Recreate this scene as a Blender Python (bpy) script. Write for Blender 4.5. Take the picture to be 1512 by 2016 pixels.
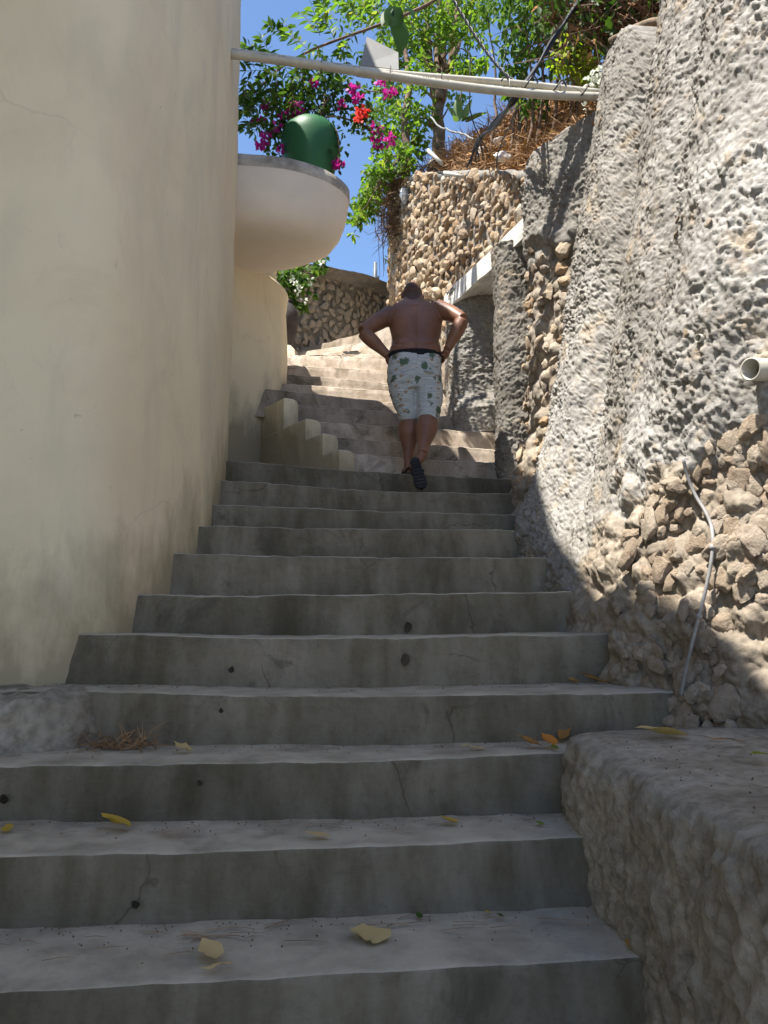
import bpy, bmesh, math, random
import numpy as np
from mathutils import Vector, Matrix, Euler

random.seed(7); RNG = np.random.default_rng(7)
for o in list(bpy.data.objects): bpy.data.objects.remove(o)
scene = bpy.context.scene
COL = scene.collection

# ------------------------------------------------------------------ camera, sky, sun
LIFT = 1.7                        # everything is built relative to eye level, then lifted
F, CX, CY = 1500.0, 756.0, 1008.0
PITCH = math.radians(7.86)
cd = bpy.data.cameras.new('camera'); cam = bpy.data.objects.new('camera', cd); COL.objects.link(cam)
cd.sensor_fit = 'VERTICAL'; cd.angle = 2*math.atan(1008/F); cd.clip_start = .05; cd.clip_end = 2000
cam.location = (0, 0, 0); cam.rotation_euler = (math.pi/2+PITCH, 0, 0)
scene.camera = cam

SUN_EL = math.radians(66); SUN_H = (-.82, -.57)
w = bpy.data.worlds.new('World'); scene.world = w; w.use_nodes = True
nt = w.node_tree; sky = nt.nodes.new('ShaderNodeTexSky'); sky.sky_type = 'NISHITA'; sky.sun_disc = False
sky.sun_elevation = SUN_EL; sky.sun_rotation = math.atan2(SUN_H[0], SUN_H[1])
sky.altitude = 300; sky.air_density = 1.0; sky.dust_density = .05; sky.ozone_density = 4.5
nt.links.new(sky.outputs[0], nt.nodes['Background'].inputs[0]); nt.nodes['Background'].inputs[1].default_value = .10
sd = bpy.data.lights.new('sun', 'SUN'); sun = bpy.data.objects.new('sun', sd); COL.objects.link(sun)
sd.energy = 5.0; sd.angle = math.radians(.53); sd.color = (1, .95, .87)
hn = math.hypot(*SUN_H)
SUNV = Vector((SUN_H[0]/hn*math.cos(SUN_EL), SUN_H[1]/hn*math.cos(SUN_EL), math.sin(SUN_EL)))
sun.rotation_euler = SUNV.to_track_quat('Z', 'Y').to_euler(); sun.location = (-6, -2, 14)
vs = scene.view_settings; vs.view_transform = 'Standard'; vs.look = 'None'; vs.gamma = 1; vs.exposure = 1.38
vs.use_curve_mapping = False

# ------------------------------------------------------------------ pixel <-> point
def tanel(py): return math.tan(PITCH+math.atan((CY-py)/F))
def P(px, py, d):
    z = d*tanel(py); dep = d*math.cos(PITCH)+z*math.sin(PITCH)
    return np.array(((px-CX)/F*dep, d, z))
def PZ(px, py, z): return P(px, py, z/tanel(py))
def proj(V):
    V = np.asarray(V); dep = V[..., 1]*math.cos(PITCH)+V[..., 2]*math.sin(PITCH)
    up = V[..., 2]*math.cos(PITCH)-V[..., 1]*math.sin(PITCH)
    return CX+F*V[..., 0]/dep, CY-F*up/dep

# ------------------------------------------------------------------ noise
def _h(x, y, z, s):
    n = (x.astype(np.int64)*73856093) ^ (y.astype(np.int64)*19349663) ^ (z.astype(np.int64)*83492791) ^ (s*2654435761)
    n = (n & 0xffffffff).astype(np.uint64); n = ((n ^ (n >> np.uint64(15)))*np.uint64(2246822519)) & np.uint64(0xffffffff)
    n = ((n ^ (n >> np.uint64(13)))*np.uint64(3266489917)) & np.uint64(0xffffffff); n = n ^ (n >> np.uint64(16))
    return n.astype(np.float64)/4294967295.0
def vnoise(Q, s=0):
    I = np.floor(Q); f = Q-I; u = f*f*(3-2*f); r = 0
    for a in (0, 1):
        for b in (0, 1):
            for c in (0, 1):
                wgt = (u[:, 0] if a else 1-u[:, 0])*(u[:, 1] if b else 1-u[:, 1])*(u[:, 2] if c else 1-u[:, 2])
                r = r+wgt*_h(I[:, 0]+a, I[:, 1]+b, I[:, 2]+c, s)
    return r*2-1
def fbm(Q, s=0, o=4, g=.5):
    r = 0; a = 1; t = 0
    for k in range(o): r = r+a*vnoise(Q*2.03**k+k*7.3, s+k); t += a; a *= g
    return r/t
def worley(Q, s=0):
    I = np.floor(Q); best = np.full(len(Q), 9.0)
    for a in (-1, 0, 1):
        for b in (-1, 0, 1):
            for c in (-1, 0, 1):
                J = I+np.array((a, b, c))
                fx = J[:, 0]+_h(J[:, 0], J[:, 1], J[:, 2], s); fy = J[:, 1]+_h(J[:, 0], J[:, 1], J[:, 2], s+11); fz = J[:, 2]+_h(J[:, 0], J[:, 1], J[:, 2], s+23)
                best = np.minimum(best, (Q[:, 0]-fx)**2+(Q[:, 1]-fy)**2+(Q[:, 2]-fz)**2)
    return np.sqrt(best)

# ------------------------------------------------------------------ mesh helpers
def mesh(name, V, Fc, mat, smooth=True):
    me = bpy.data.meshes.new(name)
    me.from_pydata([tuple(map(float, v)) for v in V], [], [tuple(map(int, f)) for f in Fc]); me.update()
    if smooth: me.polygons.foreach_set('use_smooth', [True]*len(me.polygons))
    for m in (mat if isinstance(mat, (list, tuple)) else [mat]):
        me.materials.append(M[m])
    return me
def setp(o, label=None, cat=None, group=None, kind=None):
    for k, v in (('label', label), ('category', cat), ('group', group), ('kind', kind)):
        if v: o[k] = v
    return o
def wloc(o):
    return np.array(o['_w']) if '_w' in o else np.zeros(3)
def obj(name, V, Fc, mat, parent=None, origin=None, smooth=True):
    """V in eye-relative world coordinates; origin = where the object's own origin sits."""
    V = np.asarray(V, float)
    if origin is None: origin = np.zeros(3) if parent is None else wloc(parent)
    origin = np.asarray(origin, float)
    o = bpy.data.objects.new(name, mesh(name, V-origin, Fc, mat, smooth)); COL.objects.link(o)
    o['_w'] = [float(x) for x in origin]
    if parent is not None: o.parent = parent; o.location = tuple(origin-wloc(parent))
    else: o.location = tuple(origin)
    return o
def inst(name, me, loc, rot=(0, 0, 0), sc=(1, 1, 1), parent=None, quat=None):
    o = bpy.data.objects.new(name, me); COL.objects.link(o); loc = np.asarray(loc, float)
    o['_w'] = [float(x) for x in loc]
    o.location = tuple(loc-(wloc(parent) if parent is not None else 0)); o.scale = sc
    if quat is not None: o.rotation_mode = 'QUATERNION'; o.rotation_quaternion = quat
    else: o.rotation_euler = rot
    if parent is not None: o.parent = parent
    return o
def thing(name, label, cat, loc=(0, 0, 0), group=None):
    o = bpy.data.objects.new(name, None); COL.objects.link(o); o.location = tuple(map(float, loc)); o.empty_display_size = .1
    o['_w'] = [float(x) for x in loc]
    return setp(o, label, cat, group)
def gridfaces(nu, nv, wrap=False):
    i = np.arange(nu-1 if not wrap else nu)[:, None]; j = np.arange(nv-1)[None, :]
    a = i*nv+j; b = ((i+1) % nu)*nv+j
    return np.stack([a, b, b+1, a+1], -1).reshape(-1, 4)
def vnormals(V, nu, nv, wrap=False):
    G = V.reshape(nu, nv, 3)
    if wrap: du = np.roll(G, -1, 0)-np.roll(G, 1, 0)
    else: du = np.gradient(G, axis=0)
    dv = np.gradient(G, axis=1)
    n = np.cross(du, dv); n /= (np.linalg.norm(n, axis=2, keepdims=True)+1e-9)
    return n.reshape(-1, 3)
def spline(pts, n):
    pts = np.asarray(pts, float); d = np.r_[0, np.cumsum(np.linalg.norm(np.diff(pts, axis=0), axis=1))]
    p = np.vstack([2*pts[0]-pts[1], pts, 2*pts[-1]-pts[-2]]); out = []
    for s in np.linspace(0, d[-1], n):
        k = min(max(np.searchsorted(d, s, 'right')-1, 0), len(pts)-2)
        t = (s-d[k])/(d[k+1]-d[k]); a, b, c, e = p[k], p[k+1], p[k+2], p[k+3]
        out.append(.5*((2*b)+(-a+c)*t+(2*a-5*b+4*c-e)*t*t+(-a+3*b-3*c+e)*t**3))
    return np.array(out)
def tube(pts, rad, n=8, cap=True):
    pts = np.asarray(pts, float); m = len(pts); rad = np.broadcast_to(np.asarray(rad, float), (m,)) if np.ndim(rad) == 0 or len(np.atleast_1d(rad)) == m else np.interp(np.linspace(0, 1, m), np.linspace(0, 1, len(rad)), rad)
    T = np.gradient(pts, axis=0); T /= np.linalg.norm(T, axis=1, keepdims=True)+1e-9
    a = np.array((0, 0, 1.)) if abs(T[0, 2]) < .9 else np.array((1., 0, 0)); V = []
    u = np.cross(T[0], a); u /= np.linalg.norm(u)
    for k in range(m):
        u = u-T[k]*np.dot(u, T[k]); u /= np.linalg.norm(u)+1e-9; v = np.cross(T[k], u)
        for j in range(n):
            t = 2*math.pi*j/n; V.append(pts[k]+rad[k]*(math.cos(t)*u+math.sin(t)*v))
    Fc = [(k*n+j, k*n+(j+1) % n, (k+1)*n+(j+1) % n, (k+1)*n+j) for k in range(m-1) for j in range(n)]
    if cap: Fc += [tuple(range(n))[::-1], tuple((m-1)*n+j for j in range(n))]
    return np.array(V), Fc
def joinm(parts):
    V = []; Fc = []; o = 0
    for v, f in parts:
        V.append(np.asarray(v, float)); Fc += [tuple(int(i)+o for i in q) for q in f]; o += len(v)
    return np.vstack(V), Fc
def prism(poly, z0, z1):
    n = len(poly); V = [(x, y, z0) for x, y in poly]+[(x, y, z1) for x, y in poly]
    Fc = [(j, (j+1) % n, n+(j+1) % n, n+j) for j in range(n)]+[tuple(range(n))[::-1], tuple(range(n, 2*n))]
    return np.array(V, float), Fc
def boxm(c, s, R=None):
    q = np.array([(x, y, z) for x in (-.5, .5) for y in (-.5, .5) for z in (-.5, .5)])*np.array(s)
    if R is not None: q = q@np.array(R).T
    return q+np.array(c), [(0, 1, 3, 2), (4, 6, 7, 5), (0, 4, 5, 1), (2, 3, 7, 6), (0, 2, 6, 4), (1, 5, 7, 3)]
def lathe(prof, n, c):
    V = [(c[0]+r*math.cos(2*math.pi*j/n), c[1]+r*math.sin(2*math.pi*j/n), c[2]+z) for r, z in prof for j in range(n)]
    Fc = [(k*n+j, k*n+(j+1) % n, (k+1)*n+(j+1) % n, (k+1)*n+j) for k in range(len(prof)-1) for j in range(n)]
    return np.array(V), Fc

# ------------------------------------------------------------------ materials
M = {}
def N(t, k, **kw):
    n = t.nodes.new(k)
    for a, b in kw.items(): setattr(n, a, b)
    return n
def newmat(name):
    m = bpy.data.materials.new(name); m.use_nodes = True; M[name] = m
    t = m.node_tree; b = t.nodes['Principled BSDF']; b.inputs['Roughness'].default_value = .85
    b.inputs['Specular IOR Level'].default_value = .25
    return m, t, b
def noise(t, scale, detail=5, rough=.55, coord=None, dist=0):
    n = N(t, 'ShaderNodeTexNoise'); n.inputs['Scale'].default_value = scale; n.inputs['Detail'].default_value = detail
    n.inputs['Roughness'].default_value = rough; n.inputs['Distortion'].default_value = dist
    if coord is not None: t.links.new(coord, n.inputs['Vector'])
    return n.outputs['Fac']
def ramp(t, fac, stops):
    r = N(t, 'ShaderNodeValToRGB'); e = r.color_ramp.elements
    while len(e) < len(stops): e.new(.5)
    for k, (p, c) in enumerate(stops):
        e[k].position = p; e[k].color = (*c, 1) if len(c) == 3 else c
    t.links.new(fac, r.inputs[0]); return r.outputs[0]
def mix(t, fac, a, b, mode='MIX'):
    m = N(t, 'ShaderNodeMix', data_type='RGBA', blend_type=mode)
    for sock, v in ((m.inputs[0], fac), (m.inputs[6], a), (m.inputs[7], b)):
        if isinstance(v, bpy.types.NodeSocket): t.links.new(v, sock)
        elif isinstance(v, (int, float)): sock.default_value = v
        else: sock.default_value = (*v, 1)
    return m.outputs[2]
def coords(t, world=True, scale=(1, 1, 1)):
    if world: g = N(t, 'ShaderNodeNewGeometry').outputs['Position']
    else: g = N(t, 'ShaderNodeTexCoord').outputs['Object']
    mp = N(t, 'ShaderNodeMapping'); mp.inputs['Scale'].default_value = scale; t.links.new(g, mp.inputs['Vector']); return mp.outputs[0]
def bump(t, b, h, strength=.5, dist=.01):
    n = N(t, 'ShaderNodeBump'); n.inputs['Strength'].default_value = strength; n.inputs['Distance'].default_value = dist
    t.links.new(h, n.inputs['Height'])
    prev = b.inputs['Normal'].links
    if prev: t.links.new(prev[0].from_socket, n.inputs['Normal'])
    t.links.new(n.outputs[0], b.inputs['Normal'])
def rnd(t): return N(t, 'ShaderNodeObjectInfo').outputs['Random']
def math_(t, op, a, b=None):
    m = N(t, 'ShaderNodeMath', operation=op)
    for k, v in enumerate((a, b)):
        if v is None: continue
        if isinstance(v, (int, float)): m.inputs[k].default_value = v
        else: t.links.new(v, m.inputs[k])
    return m.outputs[0]

# concrete of the stairs
def concrete(name, k, dust_sky, tint=(1, 1, 1)):
    m, t, b = newmat(name); c = coords(t)
    base = ramp(t, noise(t, 1.7, 6, .6, c), [(.3, tuple(k*x*y for x, y in zip((.108, .094, .068), tint))), (.5, tuple(k*x*y for x, y in zip((.178, .157, .12), tint))), (.72, tuple(k*x*y for x, y in zip((.25, .222, .175), tint)))])
    cs = coords(t, scale=(5, 5, 1.2)); streak = ramp(t, noise(t, 1.6, 5, .6, cs), [(.33, (.55, .52, .42)), (.62, (1.1, 1.1, 1.1))])
    col = mix(t, .8, base, streak, 'MULTIPLY')
    sp = ramp(t, noise(t, 42, 3, .6, c), [(.3, (.7, .68, .65)), (.5, (1, 1, 1)), (.68, (1, 1, 1)), (.76, (1.4, 1.4, 1.35))]); col = mix(t, .45, col, sp, 'MULTIPLY')
    cr = N(t, 'ShaderNodeTexVoronoi', feature='DISTANCE_TO_EDGE'); cr.inputs['Scale'].default_value = 1.3
    wv = N(t, 'ShaderNodeVectorMath', operation='ADD'); nz = N(t, 'ShaderNodeTexNoise'); nz.inputs['Scale'].default_value = 4; nz.inputs['Detail'].default_value = 6; t.links.new(c, nz.inputs['Vector'])
    scv = N(t, 'ShaderNodeVectorMath', operation='SCALE'); scv.inputs['Scale'].default_value = .3; t.links.new(nz.outputs['Color'], scv.inputs[0]); t.links.new(c, wv.inputs[0]); t.links.new(scv.outputs[0], wv.inputs[1]); t.links.new(wv.outputs[0], cr.inputs['Vector'])
    crk = mix(t, 1, ramp(t, cr.outputs['Distance'], [(.002, (1, 1, 1)), (.007, (0, 0, 0))]), ramp(t, noise(t, 1.1, 3, .5, c), [(.5, (0, 0, 0)), (.6, (.7, .7, .7))]), 'MULTIPLY')
    col = mix(t, crk, col, (.05, .042, .03))
    col = mix(t, 1, col, ramp(t, rnd(t), [(0, (.82, .82, .80)), (1, (1.15, 1.14, 1.12))]), 'MULTIPLY')
    col = mix(t, ramp(t, noise(t, 2.3, 7, .7, c, 1.0), [(.57, (0, 0, 0)), (.66, (.7, .7, .7))]), col, (.082, .072, .052))
    geo = N(t, 'ShaderNodeNewGeometry'); sx = N(t, 'ShaderNodeSeparateXYZ'); t.links.new(geo.outputs['True Normal'], sx.inputs[0])
    up = ramp(t, sx.outputs[2], [(.55, (0, 0, 0)), (.9, (1, 1, 1))])           # treads paler: cement powder, plus sky light painted into the colour
    dust_sky_n = ramp(t, noise(t, 5, 6, .65, c), [(.3, (.35, .35, .35)), (.6, (1, 1, 1))])
    col = mix(t, mix(t, 1, up, dust_sky_n, 'MULTIPLY'), col, dust_sky); t.links.new(col, b.inputs['Base Color'])
    bump(t, b, noise(t, 30, 6, .7, c), .5, .012); bump(t, b, noise(t, 160, 3, .6, c), .35, .004)
    cl = coords(t, scale=(3, 3, 60)); bump(t, b, noise(t, 2, 3, .5, cl), .25, .006)
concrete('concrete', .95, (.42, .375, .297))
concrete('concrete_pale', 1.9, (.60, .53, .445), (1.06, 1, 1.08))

# rough plaster on the parapet, plinth
m, t, b = newmat('rough_render'); c = coords(t)
col = ramp(t, noise(t, 3, 7, .65, c), [(.3, (.19, .166, .13)), (.5, (.30, .269, .218)), (.7, (.40, .366, .308))])
col = mix(t, .6, col, ramp(t, noise(t, 26, 4, .6, c), [(.35, (.5, .48, .45)), (.6, (1.1, 1.1, 1.1))]), 'MULTIPLY')
t.links.new(col, b.inputs['Base Color']); bump(t, b, noise(t, 28, 6, .7, c), .6, .02); bump(t, b, noise(t, 110, 4, .7, c), .5, .006)

# splash-dash cement of the big wall
def stucco(name, lo, mid, hi, patch):
    m, t, b = newmat(name); c = coords(t)
    col = ramp(t, noise(t, 2.1, 7, .65, c), [(.32, lo), (.5, mid), (.7, hi)])
    col = mix(t, ramp(t, noise(t, .9, 5, .6, c, .6), [(.5, (0, 0, 0)), (.68, (.75, .75, .75))]), col, patch)
    col = mix(t, ramp(t, noise(t, 4.5, 5, .7, c), [(.56, (0, 0, 0)), (.66, (.7, .7, .7))]), col, (.34, .27, .19))
    col = mix(t, .65, col, ramp(t, noise(t, 34, 5, .65, c), [(.33, (.5, .49, .47)), (.6, (1.12, 1.12, 1.12))]), 'MULTIPLY')
    t.links.new(col, b.inputs['Base Color'])
    v = N(t, 'ShaderNodeTexVoronoi'); v.inputs['Scale'].default_value = 55; t.links.new(c, v.inputs['Vector'])
    bump(t, b, noise(t, 26, 6, .7, c), .45, .02); bump(t, b, v.outputs['Distance'], -.35, .008)
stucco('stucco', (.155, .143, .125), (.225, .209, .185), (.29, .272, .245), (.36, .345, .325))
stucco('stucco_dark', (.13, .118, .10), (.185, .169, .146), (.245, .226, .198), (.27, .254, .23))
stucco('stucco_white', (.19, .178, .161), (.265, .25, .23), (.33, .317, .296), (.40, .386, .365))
stucco('mortar', (.17, .138, .104), (.25, .21, .162), (.33, .28, .222), (.34, .30, .25))

def stonemat(name, stops, tint=.6):
    m, t, b = newmat(name); c = coords(t, False); r = rnd(t)
    base = ramp(t, r, stops)
    w4 = N(t, 'ShaderNodeTexNoise', noise_dimensions='4D'); w4.inputs['Scale'].default_value = 2.2; w4.inputs['Detail'].default_value = 6
    w4.inputs['Roughness'].default_value = .65; t.links.new(c, w4.inputs['Vector']); t.links.new(math_(t, 'MULTIPLY', r, 30), w4.inputs['W'])
    col = mix(t, tint, base, ramp(t, w4.outputs['Fac'], [(.32, (.48, .38, .28)), (.5, (.95, .92, .88)), (.7, (1.25, 1.22, 1.18))]), 'MULTIPLY')
    t.links.new(col, b.inputs['Base Color']); wc = coords(t)
    bump(t, b, noise(t, 30, 6, .75, wc), .7, .03); bump(t, b, noise(t, 110, 4, .7, wc), .5, .008)
stonemat('coral_stone', [(0, (.32, .215, .13)), (.25, (.40, .305, .205)), (.5, (.46, .385, .29)), (.75, (.38, .265, .16)), (1, (.52, .46, .375))])
stonemat('pale_stone', [(0, (.28, .222, .165)), (.4, (.35, .28, .208)), (.7, (.32, .275, .225)), (1, (.41, .345, .27))])
stonemat('grey_stone', [(0, (.25, .22, .185)), (.4, (.33, .29, .245)), (.7, (.38, .32, .255)), (1, (.30, .275, .25))])

m, t, b = newmat('cream_plaster'); c = coords(t)
col = ramp(t, noise(t, .75, 7, .55, c, .4), [(.28, (.64, .555, .39)), (.5, (.74, .645, .455)), (.72, (.79, .69, .485))])
cs = coords(t, scale=(2.2, 2.2, .5)); col = mix(t, ramp(t, noise(t, 1.3, 6, .6, cs, .5), [(.5, (0, 0, 0)), (.7, (.45, .45, .45))]), col, (.52, .48, .37))
col = mix(t, ramp(t, noise(t, 1.1, 4, .5, coords(t, scale=(1.3, 1.3, .6))), [(.55, (0, 0, 0)), (.7, (.45, .45, .45))]), col, (.72, .57, .41))
col = mix(t, ramp(t, noise(t, 14, 5, .7, c), [(.68, (0, 0, 0)), (.73, (.6, .6, .6))]), col, (.34, .29, .2))
sc2 = noise(t, 7, 6, .7, coords(t, scale=(1, 1, .35)), 1.5); col = mix(t, ramp(t, sc2, [(.66, (0, 0, 0)), (.70, (.4, .4, .4))]), col, (.48, .43, .34))
cr = N(t, 'ShaderNodeTexVoronoi', feature='DISTANCE_TO_EDGE'); cr.inputs['Scale'].default_value = .8
nz = N(t, 'ShaderNodeTexNoise'); nz.inputs['Scale'].default_value = 3; nz.inputs['Detail'].default_value = 7; t.links.new(c, nz.inputs['Vector'])
scv = N(t, 'ShaderNodeVectorMath', operation='SCALE'); scv.inputs['Scale'].default_value = .35; t.links.new(nz.outputs['Color'], scv.inputs[0])
wv = N(t, 'ShaderNodeVectorMath', operation='ADD'); t.links.new(c, wv.inputs[0]); t.links.new(scv.outputs[0], wv.inputs[1]); t.links.new(wv.outputs[0], cr.inputs['Vector'])
crk = mix(t, 1, ramp(t, cr.outputs['Distance'], [(.0015, (1, 1, 1)), (.005, (0, 0, 0))]), ramp(t, noise(t, .9, 3, .5, c), [(.52, (0, 0, 0)), (.62, (.26, .26, .26))]), 'MULTIPLY')
col = mix(t, crk, col, (.36, .31, .22))
col = mix(t, ramp(t, noise(t, 2.6, 8, .7, coords(t, scale=(1, 1, .7)), 1.2), [(.52, (0, 0, 0)), (.62, (.18, .18, .18))]), col, (.55, .47, .33))
# damp, mossy foot of the wall: follows the stairs (stain with its own ragged edge)
sxyz = N(t, 'ShaderNodeSeparateXYZ'); t.links.new(N(t, 'ShaderNodeNewGeometry').outputs['Position'], sxyz.inputs[0])
hgt = math_(t, 'SUBTRACT', sxyz.outputs[2], math_(t, 'ADD', math_(t, 'MULTIPLY', sxyz.outputs[1], .52), LIFT-1.98))
hgt = math_(t, 'ADD', hgt, math_(t, 'MULTIPLY', math_(t, 'SUBTRACT', noise(t, 3.2, 6, .65, coords(t, scale=(1, 1, .45))), .5), 1.3))
col = mix(t, ramp(t, hgt, [(.05, (.85, .85, .85)), (.5, (0, 0, 0))]), col, (.29, .245, .16))
t.links.new(col, b.inputs['Base Color']); bump(t, b, noise(t, 3.5, 4, .5, c), .35, .03); bump(t, b, noise(t, 45, 5, .6, c), .3, .004)

def plain(name, colr, rough=.6, var=.15, scale=12, spec=.3, bmp=0, metal=0):
    m, t, b = newmat(name); c = coords(t, False)
    f = noise(t, scale, 5, .6, c)
    lo = tuple(x*(1-var*1.6) for x in colr); hi = tuple(min(1, x*(1+var)) for x in colr)
    t.links.new(ramp(t, f, [(.3, lo), (.7, hi)]), b.inputs['Base Color'])
    b.inputs['Roughness'].default_value = rough; b.inputs['Specular IOR Level'].default_value = spec; b.inputs['Metallic'].default_value = metal
    if bmp: bump(t, b, noise(t, scale*3, 4, .6, c), bmp, .01)
    return m, t, b
plain('white_cement', (.66, .645, .6), .85, .22, 6, .2, .2)
plain('ledge_render', (.43, .40, .345), .9, .3, 8, .2, .3)
plain('ledge_plaster', (.80, .71, .60), .9, .07, 1.6, .15, .1)
plain('pvc', (.44, .415, .35), .42, .14, 8, .4)
plain('black_cable', (.02, .02, .022), .5, .2, 10, .4)
plain('grey_conduit', (.27, .265, .26), .6, .3, 9, .3, .2)
plain('print_ink', (.08, .08, .09), .6, .1)
plain('green_glaze', (.024, .118, .042), .5, .12, 3, .3)
plain('dark_jar', (.055, .047, .044), .7, .3, 7, .3, .3)
plain('soil', (.10, .065, .04), .95, .35, 10, .1, .6)
plain('bark', (.19, .135, .095), .95, .4, 9, .1, .8)
plain('root_bark', (.23, .175, .12), .95, .4, 7, .1, .8)
plain('dry_straw', (.33, .20, .105), .9, .5, 3, .1)
plain('dry_twig', (.16, .105, .07), .9, .4, 3, .1)
plain('dead_leaf', (.34, .125, .04), .8, .5, 2, .2)
plain('pale_rock', (.62, .58, .53), .9, .25, 5, .2, .5)
plain('pink_rock', (.52, .36, .33), .9, .25, 5, .2, .5)
plain('grey_board', (.22, .22, .21), .6, .1, 6, .3)
plain('lamp_metal', (.32, .34, .36), .4, .15, 10, .5)
plain('lamp_glass', (.62, .66, .70), .15, .05, 10, .5)
plain('pole_metal', (.10, .115, .12), .5, .2, 6, .4)
plain('rubber', (.022, .022, .023), .75, .3, 12, .25, .3)
plain('black_band', (.012, .012, .014), .8, .2, 30, .2)
plain('hole_dark', (.04, .035, .027), .95, .3, 20, .05)
plain('damp', (.055, .045, .032), .8, .3, 30, .2)
plain('hillsoil', (.20, .13, .08), .95, .45, 3, .1, .6)
plain('ground_mat', (.22, .19, .15), .95, .3, 1.5, .1, .3)
plain('shadow_roof_mat', (.35, .31, .26), .9, .2, 3, .1)

def leafmat(name, stops, trans=.35, rough=.5):
    m, t, b = newmat(name); g = N(t, 'ShaderNodeNewGeometry'); r = g.outputs['Random Per Island']; oi = rnd(t)
    f = math_(t, 'FRACT', math_(t, 'ADD', r, oi)); colr = ramp(t, f, stops)
    b.inputs['Roughness'].default_value = rough; b.inputs['Specular IOR Level'].default_value = .15; t.links.new(colr, b.inputs['Base Color'])
    tr = N(t, 'ShaderNodeBsdfTranslucent'); t.links.new(mix(t, 1, colr, (1.15, 1.15, 1.15) if 'petal' in name else (1.6, 1.75, .7), 'MULTIPLY'), tr.inputs[0])
    ms = N(t, 'ShaderNodeMixShader'); ms.inputs[0].default_value = trans
    t.links.new(b.outputs[0], ms.inputs[1]); t.links.new(tr.outputs[0], ms.inputs[2])
    t.links.new(ms.outputs[0], t.nodes['Material Output'].inputs[0])
leafmat('leaf_light', [(0, (.07, .13, .02)), (.5, (.11, .19, .03)), (.85, (.16, .24, .045)), (1, (.24, .26, .06))], .5)
leafmat('leaf_dark', [(0, (.025, .06, .014)), (.6, (.045, .095, .02)), (1, (.075, .13, .025))], .32)
leafmat('leaf_mid', [(0, (.04, .085, .018)), (.6, (.075, .14, .028)), (1, (.13, .2, .04))], .4)
leafmat('leaf_yellow', [(0, (.12, .18, .02)), (.6, (.2, .26, .03)), (1, (.28, .29, .05))], .5)
leafmat('leaf_glauc', [(0, (.09, .15, .06)), (1, (.17, .24, .11))], .3)
leafmat('petal_pink', [(0, (.42, .012, .20)), (.6, (.54, .025, .30)), (1, (.62, .06, .38))], .35)
leafmat('petal_red', [(0, (.70, .05, .04)), (1, (.80, .12, .08))], .35)
leafmat('petal_white', [(0, (.62, .66, .55)), (1, (.78, .8, .72))], .35)
leafmat('brown_leaf', [(0, (.20, .095, .03)), (.5, (.28, .14, .04)), (1, (.34, .19, .06))], .15)
leafmat('tan_leaf', [(0, (.42, .31, .15)), (1, (.52, .39, .20))], .15)
leafmat('yellow_leaf', [(0, (.42, .28, .045)), (1, (.5, .34, .06))], .2)
leafmat('orange_leaf', [(0, (.42, .17, .03)), (1, (.5, .22, .04))], .2)
leafmat('dry_leaf_mass', [(0, (.10, .05, .025)), (.5, (.24, .11, .045)), (.8, (.36, .17, .06)), (1, (.42, .24, .1))], .15, .8)

m, t, b = newmat('skin'); c = coords(t, False)
colr = ramp(t, noise(t, 6, 5, .55, c), [(.3, (.145, .064, .038)), (.55, (.195, .09, .054)), (.75, (.25, .122, .074))])
t.links.new(colr, b.inputs['Base Color']); b.inputs['Roughness'].default_value = .48; b.inputs['Specular IOR Level'].default_value = .4
b.inputs['Subsurface Weight'].default_value = .08; b.inputs['Subsurface Radius'].default_value = (.02, .008, .004)
bump(t, b, noise(t, 160, 3, .6, c), .15, .002)
plain('hair', (.085, .046, .032), .6, .3, 60, .3, .3)
# printed swim shorts
m, t, b = newmat('print_cloth'); c = coords(t, False)
base = ramp(t, noise(t, 1, 3, .5, coords(t, False, (14, 14, 130))), [(.34, (.28, .32, .37)), (.5, (.42, .445, .46)), (.7, (.50, .515, .51))])
def blobs(scale, thr, seedoff, zs=1.0):
    mp = N(t, 'ShaderNodeMapping'); mp.inputs['Location'].default_value = (seedoff, seedoff*.7, seedoff*1.3); mp.inputs['Scale'].default_value = (1, .5, zs); t.links.new(c, mp.inputs[0])
    add = N(t, 'ShaderNodeVectorMath', operation='ADD'); nz = N(t, 'ShaderNodeTexNoise'); nz.inputs['Scale'].default_value = 45; t.links.new(c, nz.inputs['Vector'])
    sc = N(t, 'ShaderNodeVectorMath', operation='SCALE'); sc.inputs['Scale'].default_value = .045; t.links.new(nz.outputs['Color'], sc.inputs[0])
    t.links.new(mp.outputs[0], add.inputs[0]); t.links.new(sc.outputs[0], add.inputs[1])
    v = N(t, 'ShaderNodeTexVoronoi'); v.inputs['Scale'].default_value = scale; v.inputs['Randomness'].default_value = .8; t.links.new(add.outputs[0], v.inputs['Vector'])
    return ramp(t, v.outputs['Distance'], [(thr-.03, (1, 1, 1)), (thr+.03, (0, 0, 0))])
colr = mix(t, blobs(11, .31, 3.1, .8), base, (.085, .13, .085))
colr = mix(t, blobs(15, .24, 2.35, 1.5), colr, (.31, .21, .13))
colr = mix(t, blobs(22, .15, 5.9, 1.6), colr, (.36, .24, .17))
t.links.new(colr, b.inputs['Base Color']); bump(t, b, noise(t, 1, 4, .6, coords(t, False, (25, 25, 90))), .4, .01)

# ================================================================== SETTING
g = 900.0
gy, gx = np.meshgrid(np.linspace(-g, g, 13), np.linspace(-g, g, 13))
setp(obj('ground', np.stack([gx.ravel(), gy.ravel(), np.full(gx.size, -3.2)], 1), gridfaces(13, 13), 'ground_mat'), kind='structure')

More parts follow.
